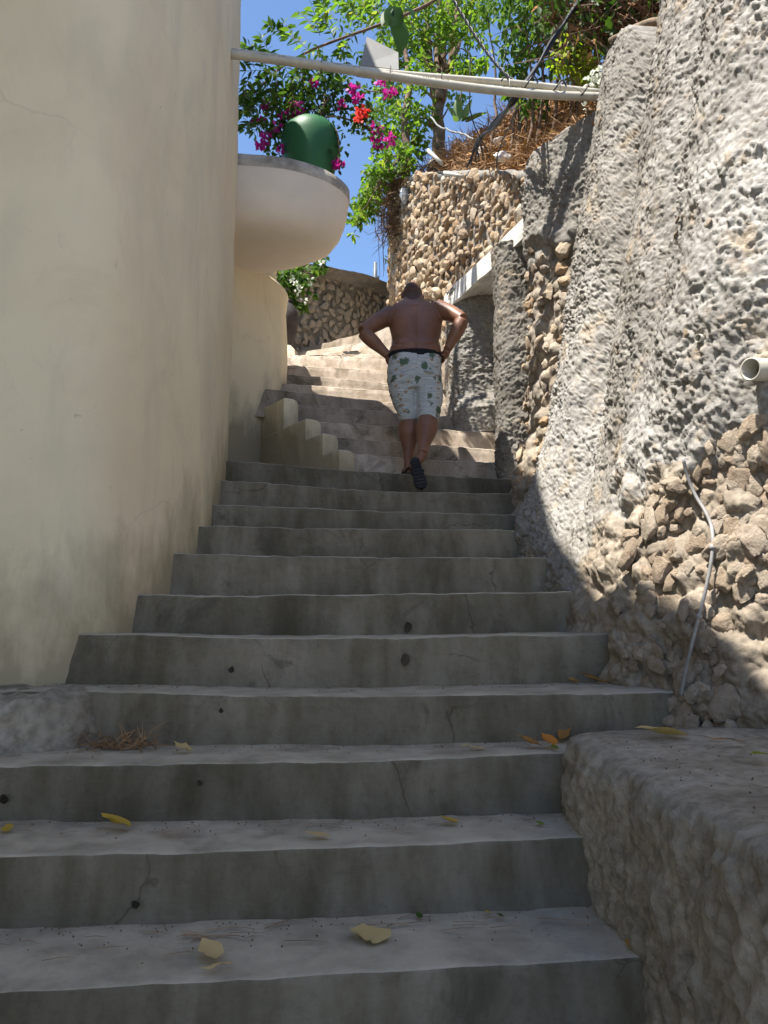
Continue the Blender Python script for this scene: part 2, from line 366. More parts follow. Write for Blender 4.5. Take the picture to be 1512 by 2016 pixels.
# ------------------------------------------------------------------ stairs
# front edge of each step: pixels along it, distance at the middle, turn of the edge (m per m), left/right end in metres
S = [  # centre d, slope, pixel points, xl, xr
 (2.05, .11, [(-60, 1952), (350, 1935), (756, 1912), (1285, 1882)], -2.4, .85),
 (2.43, .10, [(-60, 1687), (350, 1678), (756, 1666), (1185, 1646)], -2.4, .9),
 (2.77, .05, [(-60, 1509), (250, 1506), (756, 1497), (1110, 1481)], -2.4, .95),
 (3.10, -.04, [(185, 1361), (420, 1368), (756, 1370), (1245, 1362)], -1.7, 1.35),
 (3.48, .02, [(190, 1247), (420, 1254), (756, 1256), (1200, 1246)], -1.75, 1.4),
 (3.87, .05, [(297, 1171), (500, 1172), (756, 1170), (1070, 1165)], -1.7, 1.4),
 (4.27, .08, [(365, 1089), (560, 1093), (756, 1096), (1068, 1097)], -1.7, 1.4),
 (4.68, .12, [(400, 1033), (560, 1038), (756, 1041), (1045, 1043)], -1.7, 1.4),
 (5.08, .16, [(425, 993), (560, 999), (756, 1006), (1000, 1012)], -1.7, 1.4),
 (5.50, .20, [(437, 945), (600, 957), (756, 967), (1000, 972)], -1.7, 1.4),
 (5.92, .24, [(447, 906), (600, 919), (720, 928), (840, 934), (960, 941)], -1.8, 1.4),
 (6.33, .22, [(700, 893), (842, 904), (1010, 911)], -.34, 1.5),
 (6.68, .22, [(678, 861), (852, 876), (987, 885)], -.46, 1.5),
 (7.02, .22, [(659, 832), (787, 838), (861, 844), (983, 853)], -.6, 1.5),
 (7.33, .20, [(617, 797), (776, 812), (866, 818), (982, 820)], -.86, 1.45),
 (7.60, .20, [(537, 766), (776, 792), (873, 795), (929, 795)], -1.3, 1.3),
 (7.85, .18, [(567, 755), (669, 763), (769, 769), (880, 772)], -1.6, 1.1),
 (8.10, .16, [(568, 736), (762, 753), (880, 757)], -1.6, 1.0),
 (8.40, .12, [(569, 719), (650, 723), (760, 729), (850, 733)], -1.6, .9),
 (8.68, .08, [(572, 697), (750, 705), (830, 707)], -1.6, .8),
]
EDGES = []
for d0, sl, pts, xl, xr in S:
    E = []
    for px, py in pts:
        X = 0.
        for _ in range(12):
            d = d0+sl*X; X = P(px, py, d)[0]
        E.append(P(px, py, d0+sl*X))
    EDGES.append((np.array(E), xl, xr))
zprev = EDGES[-1][0][:, 2].mean()
for k, (pts, dz) in enumerate([([(560, 701), (605, 699), (732, 697), (800, 695)], .14), ([(560, 702), (601, 698), (723, 687), (800, 678)], .28),
                               ([(540, 701), (578, 694), (708, 675), (790, 660)], .42), ([(540, 695), (616, 680), (703, 657), (780, 640)], .57)]):
    E = np.array([PZ(px, py, zprev+dz) for px, py in pts]); EDGES.append((E, -2.0, .6))
def extend(E, xl, xr):
    Q = E[np.argsort(E[:, 0])]; s0 = (Q[1]-Q[0])/(Q[1, 0]-Q[0, 0]); s1 = (Q[-1]-Q[-2])/(Q[-1, 0]-Q[-2, 0])
    s0[2] *= .2; s1[2] *= .2
    Q = Q[(Q[:, 0] > xl) & (Q[:, 0] < xr)] if ((Q[:, 0] > xl) & (Q[:, 0] < xr)).sum() >= 2 else Q
    L = [Q[0]+s0*(xl-Q[0, 0])] if xl < Q[0, 0]-1e-3 else []
    R = [Q[-1]+s1*(xr-Q[-1, 0])] if xr > Q[-1, 0]+1e-3 else []
    return np.array(L+list(Q)+R)
stairs = thing('staircase', 'long irregular concrete staircase climbing between the cream house and the rough wall', 'stairs', (0, 2, -1.6))
stairs['kind'] = 'structure'
def edge_at(k, X):
    E = extend(*EDGES[k]); return np.array((X, np.interp(X, E[:, 0], E[:, 1]), np.interp(X, E[:, 0], E[:, 2])))
def make_step(E, xl, xr, depth, rise, seed, n=130, lean=.035):
    lean = .035 if seed < 12 or seed > 49 else .06
    E = extend(E, xl, xr); xs = np.linspace(xl, xr, n)
    ys = np.interp(xs, E[:, 0], E[:, 1]); zs = np.interp(xs, E[:, 0], E[:, 2])
    k = np.ones(9)/9; zs = zs+.004*fbm(np.stack([xs*2.2, xs*0+seed*3.3, xs*0], 1), seed, 3); ys = np.convolve(np.pad(ys, 4, 'edge'), k, 'valid'); zs = np.convolve(np.pad(zs, 4, 'edge'), k, 'valid')
    r = .014
    prof = [(-lean-.006-.03*.6, -rise-.05, 0)]+[(-lean*(1-q), -rise*(1-q)+(-r if q > .9 else 0), 1) for q in (0, .12, .25, .38, .5, .62, .75, .87, .95, 1.0)]
    prof += [(r*.3, -r*.3, 1), (r, 0, 1)]+[(q, .006*q, 1) for q in np.linspace(.04, depth, 16)]
    prof += [(depth, -rise-.1, 0)]
    m_ = len(prof); V = np.zeros((n, m_, 3))
    for j, (py_, pz, _) in enumerate(prof): V[:, j, 0] = xs; V[:, j, 1] = ys+py_; V[:, j, 2] = zs+pz
    Vf = V.reshape(-1, 3); nn = vnormals(Vf, n, m_)
    q = Vf+np.array((0, 0, seed*3.1))
    dsp = .006*fbm(q*np.array((2.4, 3, 3)), seed, 3)+.007*fbm(q*14, seed+5, 3)
    cx_ = np.stack([xs*7, xs*0+seed, xs*0], 1); ch = .024*np.clip(fbm(cx_, seed+9, 4, .6)-.12, 0, 1)+.003*fbm(cx_*3, seed+19, 3)
    wgt = np.array([max(0., 1+min(pz, 0)/.13) if py_ < .02 else max(0., 1-(py_-.014)/.09) for py_, pz, _ in prof])
    chip = ch[:, None]*wgt[None, :]
    if nn.reshape(n, m_, 3)[n//2, 20, 2] < 0: nn = -nn
    nn[:, 0] = 0; Vf = Vf+nn*dsp[:, None]; Vf[:, 2] -= chip.reshape(-1)*.6; Vf[:, 1] += chip.reshape(-1)*.9*np.repeat([[1. if py_ < .02 else 0. for py_, pz, _ in prof]], n, 0).reshape(-1)
    Fc = list(map(tuple, gridfaces(n, m_)[:, ::-1]))
    Fc.append(tuple(range(m_))); Fc.append(tuple((n-1)*m_+j for j in range(m_))[::-1])
    return Vf, Fc
nE = len(EDGES)
for k, (E, xl, xr) in enumerate(EDGES):
    mid = edge_at(k, 0 if k < 10 else .2)
    if k+1 < nE: dep = max(.2, abs(edge_at(k+1, .1)[1]-edge_at(k, .1)[1])+.35)
    else: dep = 4.5
    if k == 10: dep = 1.75
    if k >= 19: dep = 1.2
    if k == nE-1: dep = 4.5
    rise = .26 if k else .3
    Vv, Fc = make_step(E, xl, xr, dep, rise, k+1)
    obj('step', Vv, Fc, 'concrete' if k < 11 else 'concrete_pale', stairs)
for k in range(1, 6):                          # steps going on down past the camera
    E = np.array([(-2.6, 2.05-.36*k-.28, -.9-.19*k), (0, 2.05-.36*k, -.9-.19*k), (1.0, 2.05-.36*k+.1, -.9-.19*k)])
    Vv, Fc = make_step(E, -2.6, .95, .75, .3, 50+k, 60); obj('step', Vv, Fc, 'concrete', stairs)
setp(obj('landing', *prism([(-3, -6), (1.6, -6), (1.6, .4), (-3, .4)], -2.6, -2.05), 'concrete'), kind='structure')

# drain holes and damp plugs in the risers
def riser_point(px, py, k):
    E = extend(*EDGES[k]); X = 0
    for _ in range(12):
        d = np.interp(X, E[:, 0], E[:, 1])-.02; X = P(px, py, d)[0]
    return P(px, py, d)
for px, py, k, r in [(457, 1318, 4, .013), (437, 1398, 3, .009), (270, 1777, 1, .012), (395, 1540, 2, .010), (12, 1571, 2, .015)]:
    c = riser_point(px, py, k)
    a = [c+np.array((r*math.cos(th)*(1+.2*math.sin(3*th+k)), -.017, r*math.sin(th)*(1+.15*math.cos(2*th+k)))) for th in np.linspace(0, 2*math.pi, 16, endpoint=False)]+[c+np.array((0, -.010, 0))]
    Fc = [(j, (j+1) % 16, 16) for j in range(16)]
    obj('drain_hole', a, Fc, 'hole_dark', stairs)
for px, py, k in [(803, 1235, 5), (798, 1298, 4)]:
    c = riser_point(px, py, k); n_ = 18
    a = [c+np.array((.020*math.cos(th)*(1+.12*math.sin(2*th)), -.015, .027*math.sin(th)*(1+.1*math.cos(3*th)))) for th in np.linspace(0, 2*math.pi, n_, endpoint=False)]
    o = obj('damp_plug', a+[c+np.array((0, -.012, 0))], [(j, (j+1) % n_, n_) for j in range(n_)], 'damp', stairs)

# ------------------------------------------------------------------ rough surface builder (plan curve x height)
def billow(Q, s, o=3, g=.6):
    r = 0; a = 1; t_ = 0
    for k in range(o): r = r+a*np.abs(vnoise(Q*1.93**k+k*5.1, s+k)); t_ += a; a *= g
    return r/t_
def stucco_disp(q, seed, big=.03, mid=.022, crumb=.027, fine=.010):
    d = big*fbm(q*2.6, seed, 3)+mid*fbm(q*8, seed+3, 4, .6)
    wq = q+.03*np.stack([vnoise(q*17, seed+50), vnoise(q*17, seed+51), vnoise(q*17, seed+52)], 1)
    rgh = np.clip(.75+1.5*fbm(q*1.9, seed+60, 4, .6), .45, 1.45)
    d += rgh*crumb*(1.45*(billow(wq*36, seed+5, 3, .62)-.3)+.3*(billow(wq*12, seed+15, 2, .6)-.3))+fine*1.2*(.5-worley(wq*52, seed+8))-.03*np.clip(fbm(wq*9, seed+40, 3, .6)-.28, 0, 1)
    return d
def rough_wall(plan, nu, zb, zt, nv, batter=0, zref=None, extra=None, disp=None, back=.5, seed=1):
    C = spline(plan, nu); T = np.gradient(C, axis=0); V = np.zeros((nu, nv+6, 3))
    for i in range(nu):
        z0, z1 = zb(*C[i]), zt(*C[i]); zr = zref(*C[i]) if zref else z0
        nrm = np.array((T[i, 1], -T[i, 0])); nrm /= np.linalg.norm(nrm)+1e-9
        zz = np.linspace(z0, z1, nv)
        V[i, :nv, 0] = C[i, 0]+batter*np.maximum(zz-zr, -.3); V[i, :nv, 1] = C[i, 1]; V[i, :nv, 2] = zz
        for k in range(6):
            q = (k+1)/6; V[i, nv+k] = V[i, nv-1]+np.array((nrm[0]*back*q, nrm[1]*back*q, .10*math.sin(q*1.6)*min(1, back)))
    Vf = V.reshape(-1, 3)
    if extra is not None: Vf = extra(Vf)
    nn = vnormals(Vf, nu, nv+6); d = disp(Vf)
    return Vf+nn*d[:, None], nn, gridfaces(nu, nv+6)
ZST = lambda x, y: float(np.interp(y, [1.0, 2.05, 2.77, 3.1, 3.9, 4.7, 5.5, 6.3, 7.0, 7.6, 8.7, 9.5, 12], [-1.2, -.9, -.5, -.32, .1, .53, .92, 1.3, 1.68, 2.1, 3.0, 3.5, 3.7]))

# plan is walked from near to far, so the outward normal (towards the stairs) is the left side: flip sign where needed
PLAN_A = [(1.74, 2.05), (1.62, 2.3), (1.42, 2.6), (1.2, 2.9), (1.08, 3.2), (1.03, 3.6), (1.05, 4.0), (1.08, 4.35), (1.02, 4.65), (1.0, 4.9), (1.04, 5.1), (1.13, 5.24), (1.3, 5.3), (1.6, 5.32)]
def extraA(V):
    y, z = V[:, 1], V[:, 2]; zs = np.interp(y, [1, 2.05, 2.77, 3.1, 3.9, 4.7, 5.5], [-.6, -.5, -.4, -.32, .1, .53, .92])
    V = V.copy(); up = np.clip((z-.4)/.8, 0, 1)
    V[:, 0] -= .20*np.exp(-((y-2.75)/.55)**2)*up                       # upper bulge by the frame edge
    V[:, 0] += .13*np.exp(-((y-4.36)/.16)**2)*np.clip((z-.3)/1.2, 0, 1)  # groove beside the pillar
    V[:, 0] += .10*np.exp(-((y-3.5)/.16)**2)*np.clip((z-.8)/1.0, 0, 1)
    V[:, 0] -= .16*np.exp(-np.maximum(z-zs, 0)/.22)*np.exp(-((y-4.5)/.9)**2)  # skirt at the foot
    return V
def ztA(x, y): return float(np.interp(y, [.3, 3.0, 3.9, 4.25, 4.42, 4.6, 4.9, 5.15, 5.3], [4.6, 4.5, 4.25, 3.85, 3.62, 3.92, 4.02, 3.92, 3.75]))
def dispA(V):
    y, z = V[:, 1], V[:, 2]
    lowrock = np.clip((.9-z)/.5, 0, 1)*np.clip((4.1-y)/.4, 0, 1)
    d = stucco_disp(V, 11)
    r = .10*(.5-worley(V*np.array((6.5, 6.5, 8)), 77))+.04*fbm(V*9, 78, 4)-.05*np.clip(fbm(V*11, 79, 3)-.1, 0, 1)
    return -(d*(1-.3*lowrock)+r*lowrock)*1.0
nuA, nvA = 540, 640
VA, NA, FA = rough_wall(PLAN_A, nuA, lambda x, y: float(np.interp(y, [0, 3, 5.3], [-1.0, -.8, .2])), ztA, nvA, .172, lambda x, y: float(np.interp(y, [0, 2.6, 3.1, 3.9, 4.7, 5.5], [-.45, -.43, -.32, .1, .53, .92])), extraA, dispA, .6)
NA = -NA if NA[len(NA)//2, 0] > 0 else NA
VA0, NA0, FA0 = rough_wall([(2.4, -3.0), (2.35, -1), (2.25, .3), (2.02, 1.1), (1.85, 1.75), (1.73, 2.08)], 130, lambda x, y: -2.4, ztA, 130, .172, lambda x, y: -.45, extraA, dispA, .6)
rwall = thing('retaining_wall', 'tall grey splash-dash cement retaining wall with rounded pillar along the right of the stairs', 'wall', (1.3, 3.5, -.5))
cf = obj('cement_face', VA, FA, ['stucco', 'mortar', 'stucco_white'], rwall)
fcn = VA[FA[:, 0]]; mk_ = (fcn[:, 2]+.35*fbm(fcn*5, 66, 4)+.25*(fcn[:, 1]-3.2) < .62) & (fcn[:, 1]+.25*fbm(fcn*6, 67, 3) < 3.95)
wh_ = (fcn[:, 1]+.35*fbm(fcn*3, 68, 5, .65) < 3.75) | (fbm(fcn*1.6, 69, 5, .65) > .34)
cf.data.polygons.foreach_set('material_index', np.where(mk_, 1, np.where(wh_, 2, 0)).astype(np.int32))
obj('cement_face', VA0, FA0, 'stucco_white', rwall)
PXA, PYA = proj(VA)
def snap(V, Nn, PX, PY, px, py):
    dd = (PX-px)**2+(PY-py)**2; dd = np.where(dd < 400, V[:, 1]*60+dd, 1e6+dd); k = int(np.argmin(dd)); return V[k], Nn[k]
def snapA(px, py): return snap(VA, NA, PXA, PYA, px, py)

# second stretch: rubble column between the pillar and the niche
PLAN_B = [(1.95, 5.0), (1.55, 5.22), (1.28, 5.42), (1.16, 5.65), (1.11, 5.85), (1.15, 6.05), (1.28, 6.3), (1.5, 6.5)]
def ztB(x, y): return float(np.interp(y, [5.0, 5.4, 5.7, 6.0, 6.5], [3.9, 3.72, 3.7, 3.72, 3.8]))
def extraB(V):
    V = V.copy(); z = V[:, 2]; V[:, 0] -= .17*np.clip((1.45-z)/.5, 0, 1)*np.exp(-((V[:, 1]-5.6)/.5)**2); V[:, 0] -= .10*np.clip((z-2.75)/.25, 0, 1)*np.exp(-((V[:, 1]-5.75)/.35)**2); return V
def dispB(V):
    z = V[:, 2]; up = np.clip((z-2.8)/.3, 0, 1)
    return -(stucco_disp(V, 31)*up+(1-up)*(.10*(.45-worley(V*7, 33))+.04*fbm(V*10, 34, 4)))
VB, NB, FB = rough_wall(PLAN_B, 220, lambda x, y: .6, ztB, 300, .055, lambda x, y: 1.0, extraB, dispB, .5)
NB = -NB if NB[len(NB)//2, 1] > 0 else NB
rf = obj('rubble_face', VB, FB, ['mortar', 'stucco'], rwall)
rf.data.polygons.foreach_set('material_index', (VB[FB[:, 0]][:, 2]+.3*fbm(VB[FB[:, 0]]*5, 35, 3) > 2.8).astype(np.int32))
PXB, PYB = proj(VB)

# ---- stone prototypes
def rock_mesh(name, seed, mat, sub=3, rough=.34, squash=(1, .8, .75), chunky=True, smooth=True):
    bm = bmesh.new(); bmesh.ops.create_icosphere(bm, subdivisions=sub, radius=1)
    V = np.array([v.co[:] for v in bm.verts]); Fc = [[v.index for v in f.verts] for f in bm.faces]; bm.free()
    q = V+seed*13.7; d = rough*fbm(q*1.1, seed, 2)*1.5+rough*.8*fbm(q*2.4, seed+2, 3)-.5*np.clip(np.abs(fbm(q*1.9, seed+6, 2))*-1+.16, 0, 1)+.26*fbm(q*4.5, seed+4, 3)
    V = V*(1+d)[:, None]
    r = np.random.default_rng(seed)
    if chunky:                                  # a few broken facets
        for _ in range(11):
            n = r.normal(size=3); n /= np.linalg.norm(n); h = r.uniform(.45, .8); s = V@n; V = V-np.outer(np.maximum(s-h, 0)*.85, n)
    return mesh(name, V*np.array(squash), Fc, mat, smooth)
CORAL = [rock_mesh('stone', 100+k, 'coral_stone', 2, .42, (1, .85, .8), True, False) for k in range(9)]
PALE = [rock_mesh('stone', 200+k, 'pale_stone', 4, .34) for k in range(7)]
GREY = [rock_mesh('stone', 300+k, 'grey_stone', 2, .26, (1, .9, .7), True, False) for k in range(7)]
def place_stone(protos, p, n, size, parent, flat=.55, name='stone', elong=1.0, tilt=None):
    n = np.array(n)/np.linalg.norm(n); up = np.array((0, 0, 1.)); s = np.cross(up, n); s /= np.linalg.norm(s)+1e-9; u2 = np.cross(n, s)
    a = random.uniform(-math.pi, math.pi) if tilt is None else tilt+random.uniform(-.5, .5)
    ax = math.cos(a)*s+math.sin(a)*u2; ay = np.cross(n, ax)
    q = Matrix([[ax[i], ay[i], n[i]] for i in range(3)]).to_quaternion()
    k = size*random.uniform(.85, 1.15)
    return inst(name, random.choice(protos), p, sc=(k*elong*random.uniform(.95, 1.2), k*random.uniform(.8, 1.05), k*flat*random.uniform(.8, 1.2)), parent=parent, quat=q)
# rubble in the column
for py in np.arange(500, 960, 25):
    for px in np.arange(1020, 1132, 25):
        x = px+random.uniform(-9, 9)+(py/25 % 2)*12-4; y = py+random.uniform(-9, 9)
        lim = np.interp(y, [430, 600, 930], [1140, 1128, 1095])
        if x > lim or x < np.interp(y, [430, 600, 800, 930, 960], [1045, 1022, 1022, 1000, 985]): continue
        p, n = snap(VB, NB, PXB, PYB, x, y)
        if abs(proj(p)[0]-x) > 20: continue
        place_stone(CORAL if random.random() < .5 else PALE, p, n, random.choice((.035, .05, .065, .085))*random.uniform(.9, 1.1), rwall, .75)
# pale coral rubble low on the near wall
for py in np.arange(880, 1450, 27):
    for px in np.arange(1150, 1530, 29):
        x = px+random.uniform(-11, 11)+(round(py/27) % 2)*14; y = py+random.uniform(-10, 10)
        lim = np.interp(y, [870, 950, 1050, 1200, 1290, 1440], [1470, 1290, 1235, 1200, 1225, 1270])
        if x < lim: continue
        if 1200 < y < 1440 and x > 1440: continue
        if random.random() < .16: continue
        p, n = snapA(x, y)
        if abs(proj(p)[0]-x) > 12 or abs(proj(p)[1]-y) > 12: continue
        place_stone(PALE, p, n, random.choice((.03, .042, .055, .07))*random.uniform(.9, 1.15), rwall, .6)
for x, y, s in [(1180, 240, .03), (1335, 430, .025), (1420, 235, .03), (1395, 440, .028), (1330, 460, .03), (1250, 300, .02), (1350, 655, .03), (1215, 690, .022), (1478, 835, .06), (1450, 870, .07), (1395, 880, .04), (1490, 900, .05)]:
    p, n = snapA(x, y); place_stone(PALE, p, n, s, rwall, .5)

# plastered pillar, lintel and niche
niche = thing('wall_niche', 'doorway-like niche with rough grey pillar and white lintel slab below the coral wall', 'niche', (1.1, 6.9, 1.7))
th = np.linspace(-.6, 1.25*math.pi, 110)
PLAN_C = [(1.19-.20*math.cos(a-.25*math.pi), 6.55-.17*math.sin(a-.0*math.pi)) for a in np.linspace(-.35*math.pi, .95*math.pi, 14)]
def simple_rough(plan, nu, z0, z1, nv, seed, amp=1.0, extra=None):
    C = spline(plan, nu); zz = np.linspace(z0, z1, nv)
    V = np.zeros((nu, nv, 3)); V[:, :, 0] = C[:, None, 0]; V[:, :, 1] = C[:, None, 1]; V[:, :, 2] = zz[None]
    Vf = V.reshape(-1, 3)
    if extra is not None: Vf = extra(Vf)
    nn = vnormals(Vf, nu, nv); return Vf, nn, gridfaces(nu, nv), stucco_disp(Vf, seed)*amp
Vc, nc, fc, dc = simple_rough([(1.5, 6.75), (1.2, 6.72), (1.03, 6.66), (.985, 6.52), (1.03, 6.38), (1.15, 6.33), (1.35, 6.33), (1.6, 6.4)], 130, .9, 3.3, 240, 51)
sgn = 1 if np.mean(nc[:, 0]*(Vc[:, 0]-1.2)) > 0 else -1
def bulgeC(V): return V
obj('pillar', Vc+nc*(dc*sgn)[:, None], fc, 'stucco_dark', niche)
Vd, ndm, fd, dd_ = simple_rough([(1.7, 7.0), (1.45, 7.25), (1.2, 7.42), (.98, 7.43), (.8, 7.47), (.69, 7.58), (.65, 7.8), (.64, 8.3)], 150, 1.8, 3.4, 200, 61, 1.1)
sgn = 1 if np.mean(ndm[:, 1]) < 0 else -1
def flare(V): V = V.copy(); V[:, 1] -= .16*np.clip((2.35-V[:, 2])/.3, 0, 1)**2; return V
obj('back_wall', flare(Vd+ndm*(dd_*sgn)[:, None]), fd, 'stucco', niche)
# lintel slab: front edge follows the wall, lower lip sagging at the far end
ed = spline([(1.29, 5.92), (1.24, 6.1), (1.07, 6.6), (.88, 7.15), (.70, 7.62), (.66, 7.85), (.72, 8.05)], 40)
V = []
for i, (x, y) in enumerate(ed):
    q = i/39; sag = .10*max(0, (q-.6)/.4)**1.5; wob = .006*math.sin(i*.7)+.006*math.sin(i*.31)
    dx = np.array((.9, .28)); V += [(x, y, 3.43+wob*.4), (x-.012, y-.004, 3.415), (x-.015, y-.005, 3.235-sag+wob), (x+.01, y+.005, 3.23-sag+wob), (x+.16, y+.06, 3.27-sag*.3), (x+dx[0], y+dx[1], 3.31), (x+dx[0], y+dx[1], 3.43)]
n7 = 7; Fc = [(i*n7+j, i*n7+(j+1) % n7, (i+1)*n7+(j+1) % n7, (i+1)*n7+j) for i in range(39) for j in range(n7)]+[tuple(range(7)), tuple(39*7+j for j in range(7))[::-1]]
obj('lintel', V, Fc, 'white_cement', niche, smooth=False)

# ------------------------------------------------------------------ coral stone wall above the niche
PLAN_K = [(1.75, 5.85), (1.36, 6.05), (1.17, 6.5), (.98, 7.05), (.79, 7.55), (.62, 7.95), (.42, 8.4), (.22, 8.9), (.11, 9.4), (.12, 9.9), (.4, 10.6), (1.2, 11.2)]
def ztK(x, y): return float(np.interp(y, [5.8, 6.05, 6.6, 7.2, 7.8, 8.4, 9.0, 9.6, 11.2], [3.72, 3.74, 4.1, 4.48, 4.84, 5.19, 5.5, 5.75, 6.3]))
def zbK(x, y): return 3.40 if y < 7.62 else float(np.interp(y, [7.62, 8.6, 9.5, 11], [2.3, 2.7, 3.2, 3.3]))
def dispK(V): return -(.018*fbm(V*8, 91, 3)+.012*(.5-worley(V*16, 92)))
VK, NK, FK = rough_wall(PLAN_K, 220, zbK, ztK, 120, 0, None, None, dispK, .35)
kwall = thing('coral_stone_wall', 'sunlit retaining wall of rounded tan coral stones above the white lintel', 'wall', (.6, 8, 2.3))
obj('mortar_face', VK, FK, 'mortar', kwall)
CK = spline(PLAN_K, 400); TK = np.gradient(CK, axis=0); spots = []
z = 2.35
while z < 5.9:
    s = random.uniform(0, 8)
    while s < 399:
        i = int(s); x, y = CK[i]; zz = z+random.uniform(-.03, .03)
        if zbK(x, y)+.03 < zz < ztK(x, y)-.01 and 6.0 < y < 10.2:
            n = np.array((-TK[i, 1], TK[i, 0], 0)); n /= np.linalg.norm(n); p = np.array((x, y, zz))
            px, py = proj(p)
            if py < 705 and y < 9.8: spots.append((p+n*.008, n, random.choice((.04, .05, .06, .068, .08))*random.uniform(.9, 1.1)))
        s += random.uniform(.085, .15)/max(np.linalg.norm(TK[i]), 1e-4)
    z += .088
spots.sort(key=lambda q: -q[2]/q[0][1])
smallV = []
for k, (p, n, sz) in enumerate(spots):
    o = place_stone(CORAL, p, n, sz, kwall, random.uniform(.7, 1.1), elong=random.uniform(.95, 1.35))
    if k >= 299:
        bpy.context.view_layer.update() if k == 299 else None
        mt_ = Matrix.LocRotScale(o.location, o.rotation_quaternion, o.scale); V_ = np.array([(mt_ @ v.co)[:] for v in o.data.vertices]); smallV.append((V_+wloc(kwall), [tuple(f.vertices) for f in o.data.polygons])); bpy.data.objects.remove(o)
if smallV: setp(obj('small_stones', *joinm(smallV), 'coral_stone', kwall), kind='stuff')
print('coral stones', len(spots))
# rough cement capping along its top
cp = spline([(x, y, ztK(x, y)+.0) for x, y in CK[20:330:12]], 150)
Vt, Ft = tube(cp+np.array((.03, .02, -.015)), .05, 10); Vt = Vt+.02*np.stack([fbm(Vt*9, 5), fbm(Vt*9, 6), fbm(Vt*9, 7)], 1)
obj('coping', Vt, Ft, 'stucco', kwall)

# ------------------------------------------------------------------ far rubble wall at the head of the stairs
PLAN_F = [(-3.2, 8.7), (-2.2, 9.25), (-1.25, 9.85), (-.75, 10.2), (-.35, 10.6), (.1, 11.5), (.8, 13.0), (2.2, 15)]
def ztF(x, y): return float(np.interp(y, [8.7, 9.85, 10.2, 10.6, 11.5, 15], [4.45, 4.62, 4.70, 4.78, 4.99, 5.6]))
VF_, NF_, FF_ = rough_wall(PLAN_F, 160, lambda x, y: 3.2, ztF, 60, 0, None, None, lambda V: (.015*fbm(V*8, 93, 3)), .35)
fwall = thing('rubble_wall', 'grey-brown dry-stone wall curving behind the top of the stairs', 'wall', (-.6, 10.3, 3.2))
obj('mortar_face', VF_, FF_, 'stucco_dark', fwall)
CF = spline(PLAN_F, 500); TF = np.gradient(CF, axis=0); cnt = 0; z = 3.5
while z < 5.1:
    s = random.uniform(0, 6)
    while s < 499:
        i = int(s); x, y = CF[i]; zz = z+random.uniform(-.03, .03)
        px, py = proj(np.array((x, y, zz)))
        if 548 < px < 775 and zz < ztF(x, y)+.01 and cnt < 299 and py < 705:
            n = np.array((TF[i, 1], -TF[i, 0], 0)); n /= np.linalg.norm(n)
            if n[1] > 0: n = -n
            place_stone(GREY, np.array((x, y, zz))+n*.02, n, random.uniform(.046, .082), fwall, .6, elong=1.1); cnt += 1
        s += random.uniform(.10, .165)/max(np.linalg.norm(TF[i]), 1e-4)
    z += .098
print('far stones', cnt)

# ------------------------------------------------------------------ low rough parapet at bottom right
plan = [(.66, .2), (.69, .9), (.69, 1.5), (.67, 2.0), (.64, 2.35), (.60, 2.62), (.62, 2.78), (.76, 2.87), (1.2, 2.95), (1.7, 2.8)]
NP = 330; C = spline(plan, NP); T = np.gradient(C, axis=0); nv = 150; nb = 50; V = np.zeros((NP, nv+nb, 3))
for i in range(NP):
    n = np.array((-T[i, 1], T[i, 0])); n /= np.linalg.norm(n); x, y = C[i]
    ztop = np.interp(y, [.2, 1.5, 2.3, 2.7, 2.95], [-.47, -.445, -.43, -.415, -.42])
    inner = np.array((1.75, min(y, 2.72))); din = inner-C[i]
    for j in range(nv):
        q = j/(nv-1); zz = -1.9+(ztop-1.0*0+1.9)*q; out = .10*(1-q)**2*0+.015*math.sin(3*q+.6*y)-.03*max(0, (q-.94)/.06)**2
        fl = .20*max(0, (ztop-.30-zz))*(1 if y < 2.5 else .3)
        V[i, j] = (x+n[0]*(out+0*fl), y+n[1]*out, zz)
    for j in range(nb):
        q = (j+1)/nb; V[i, nv+j] = (*(np.array(V[i, nv-1, :2])*(1-q)+inner*q), ztop+.014*math.sin(min(1, q*14)*math.pi/2)+.03*q)
Vf = V.reshape(-1, 3); nn = vnormals(Vf, NP, nv+nb)
side = np.clip((-.42-Vf[:, 2])/.06, 0, 1)
qs = Vf*np.array((1, 1, 1)); qsl = np.stack([Vf[:, 0]*5, Vf[:, 1]*5+Vf[:, 2]*3.5, Vf[:, 2]*2.2-Vf[:, 1]*3], 1)
dd = side*(.02*fbm(qs*3, 21, 3)+.030*fbm(qsl*3.2, 22, 5, .68)-.06*np.clip(fbm(qsl*2.6, 23, 4)-.1, 0, 1)-.03*np.clip(billow(qsl*2.5, 28, 3)*-1+.16, 0, 1)*2+.013*fbm(qs*34, 27, 3, .7))+(1-side)*(.008*fbm(qs*7, 25, 3))
if nn[60*(nv+nb)+40, 0] > 0: nn = -nn
par = obj('parapet', Vf+nn*dd[:, None], gridfaces(NP, nv+nb), 'rough_render', None, (1.1, 1.8, -1.2))
setp(par, 'low rough cement parapet with a flat top beside the lowest steps at right', 'parapet')

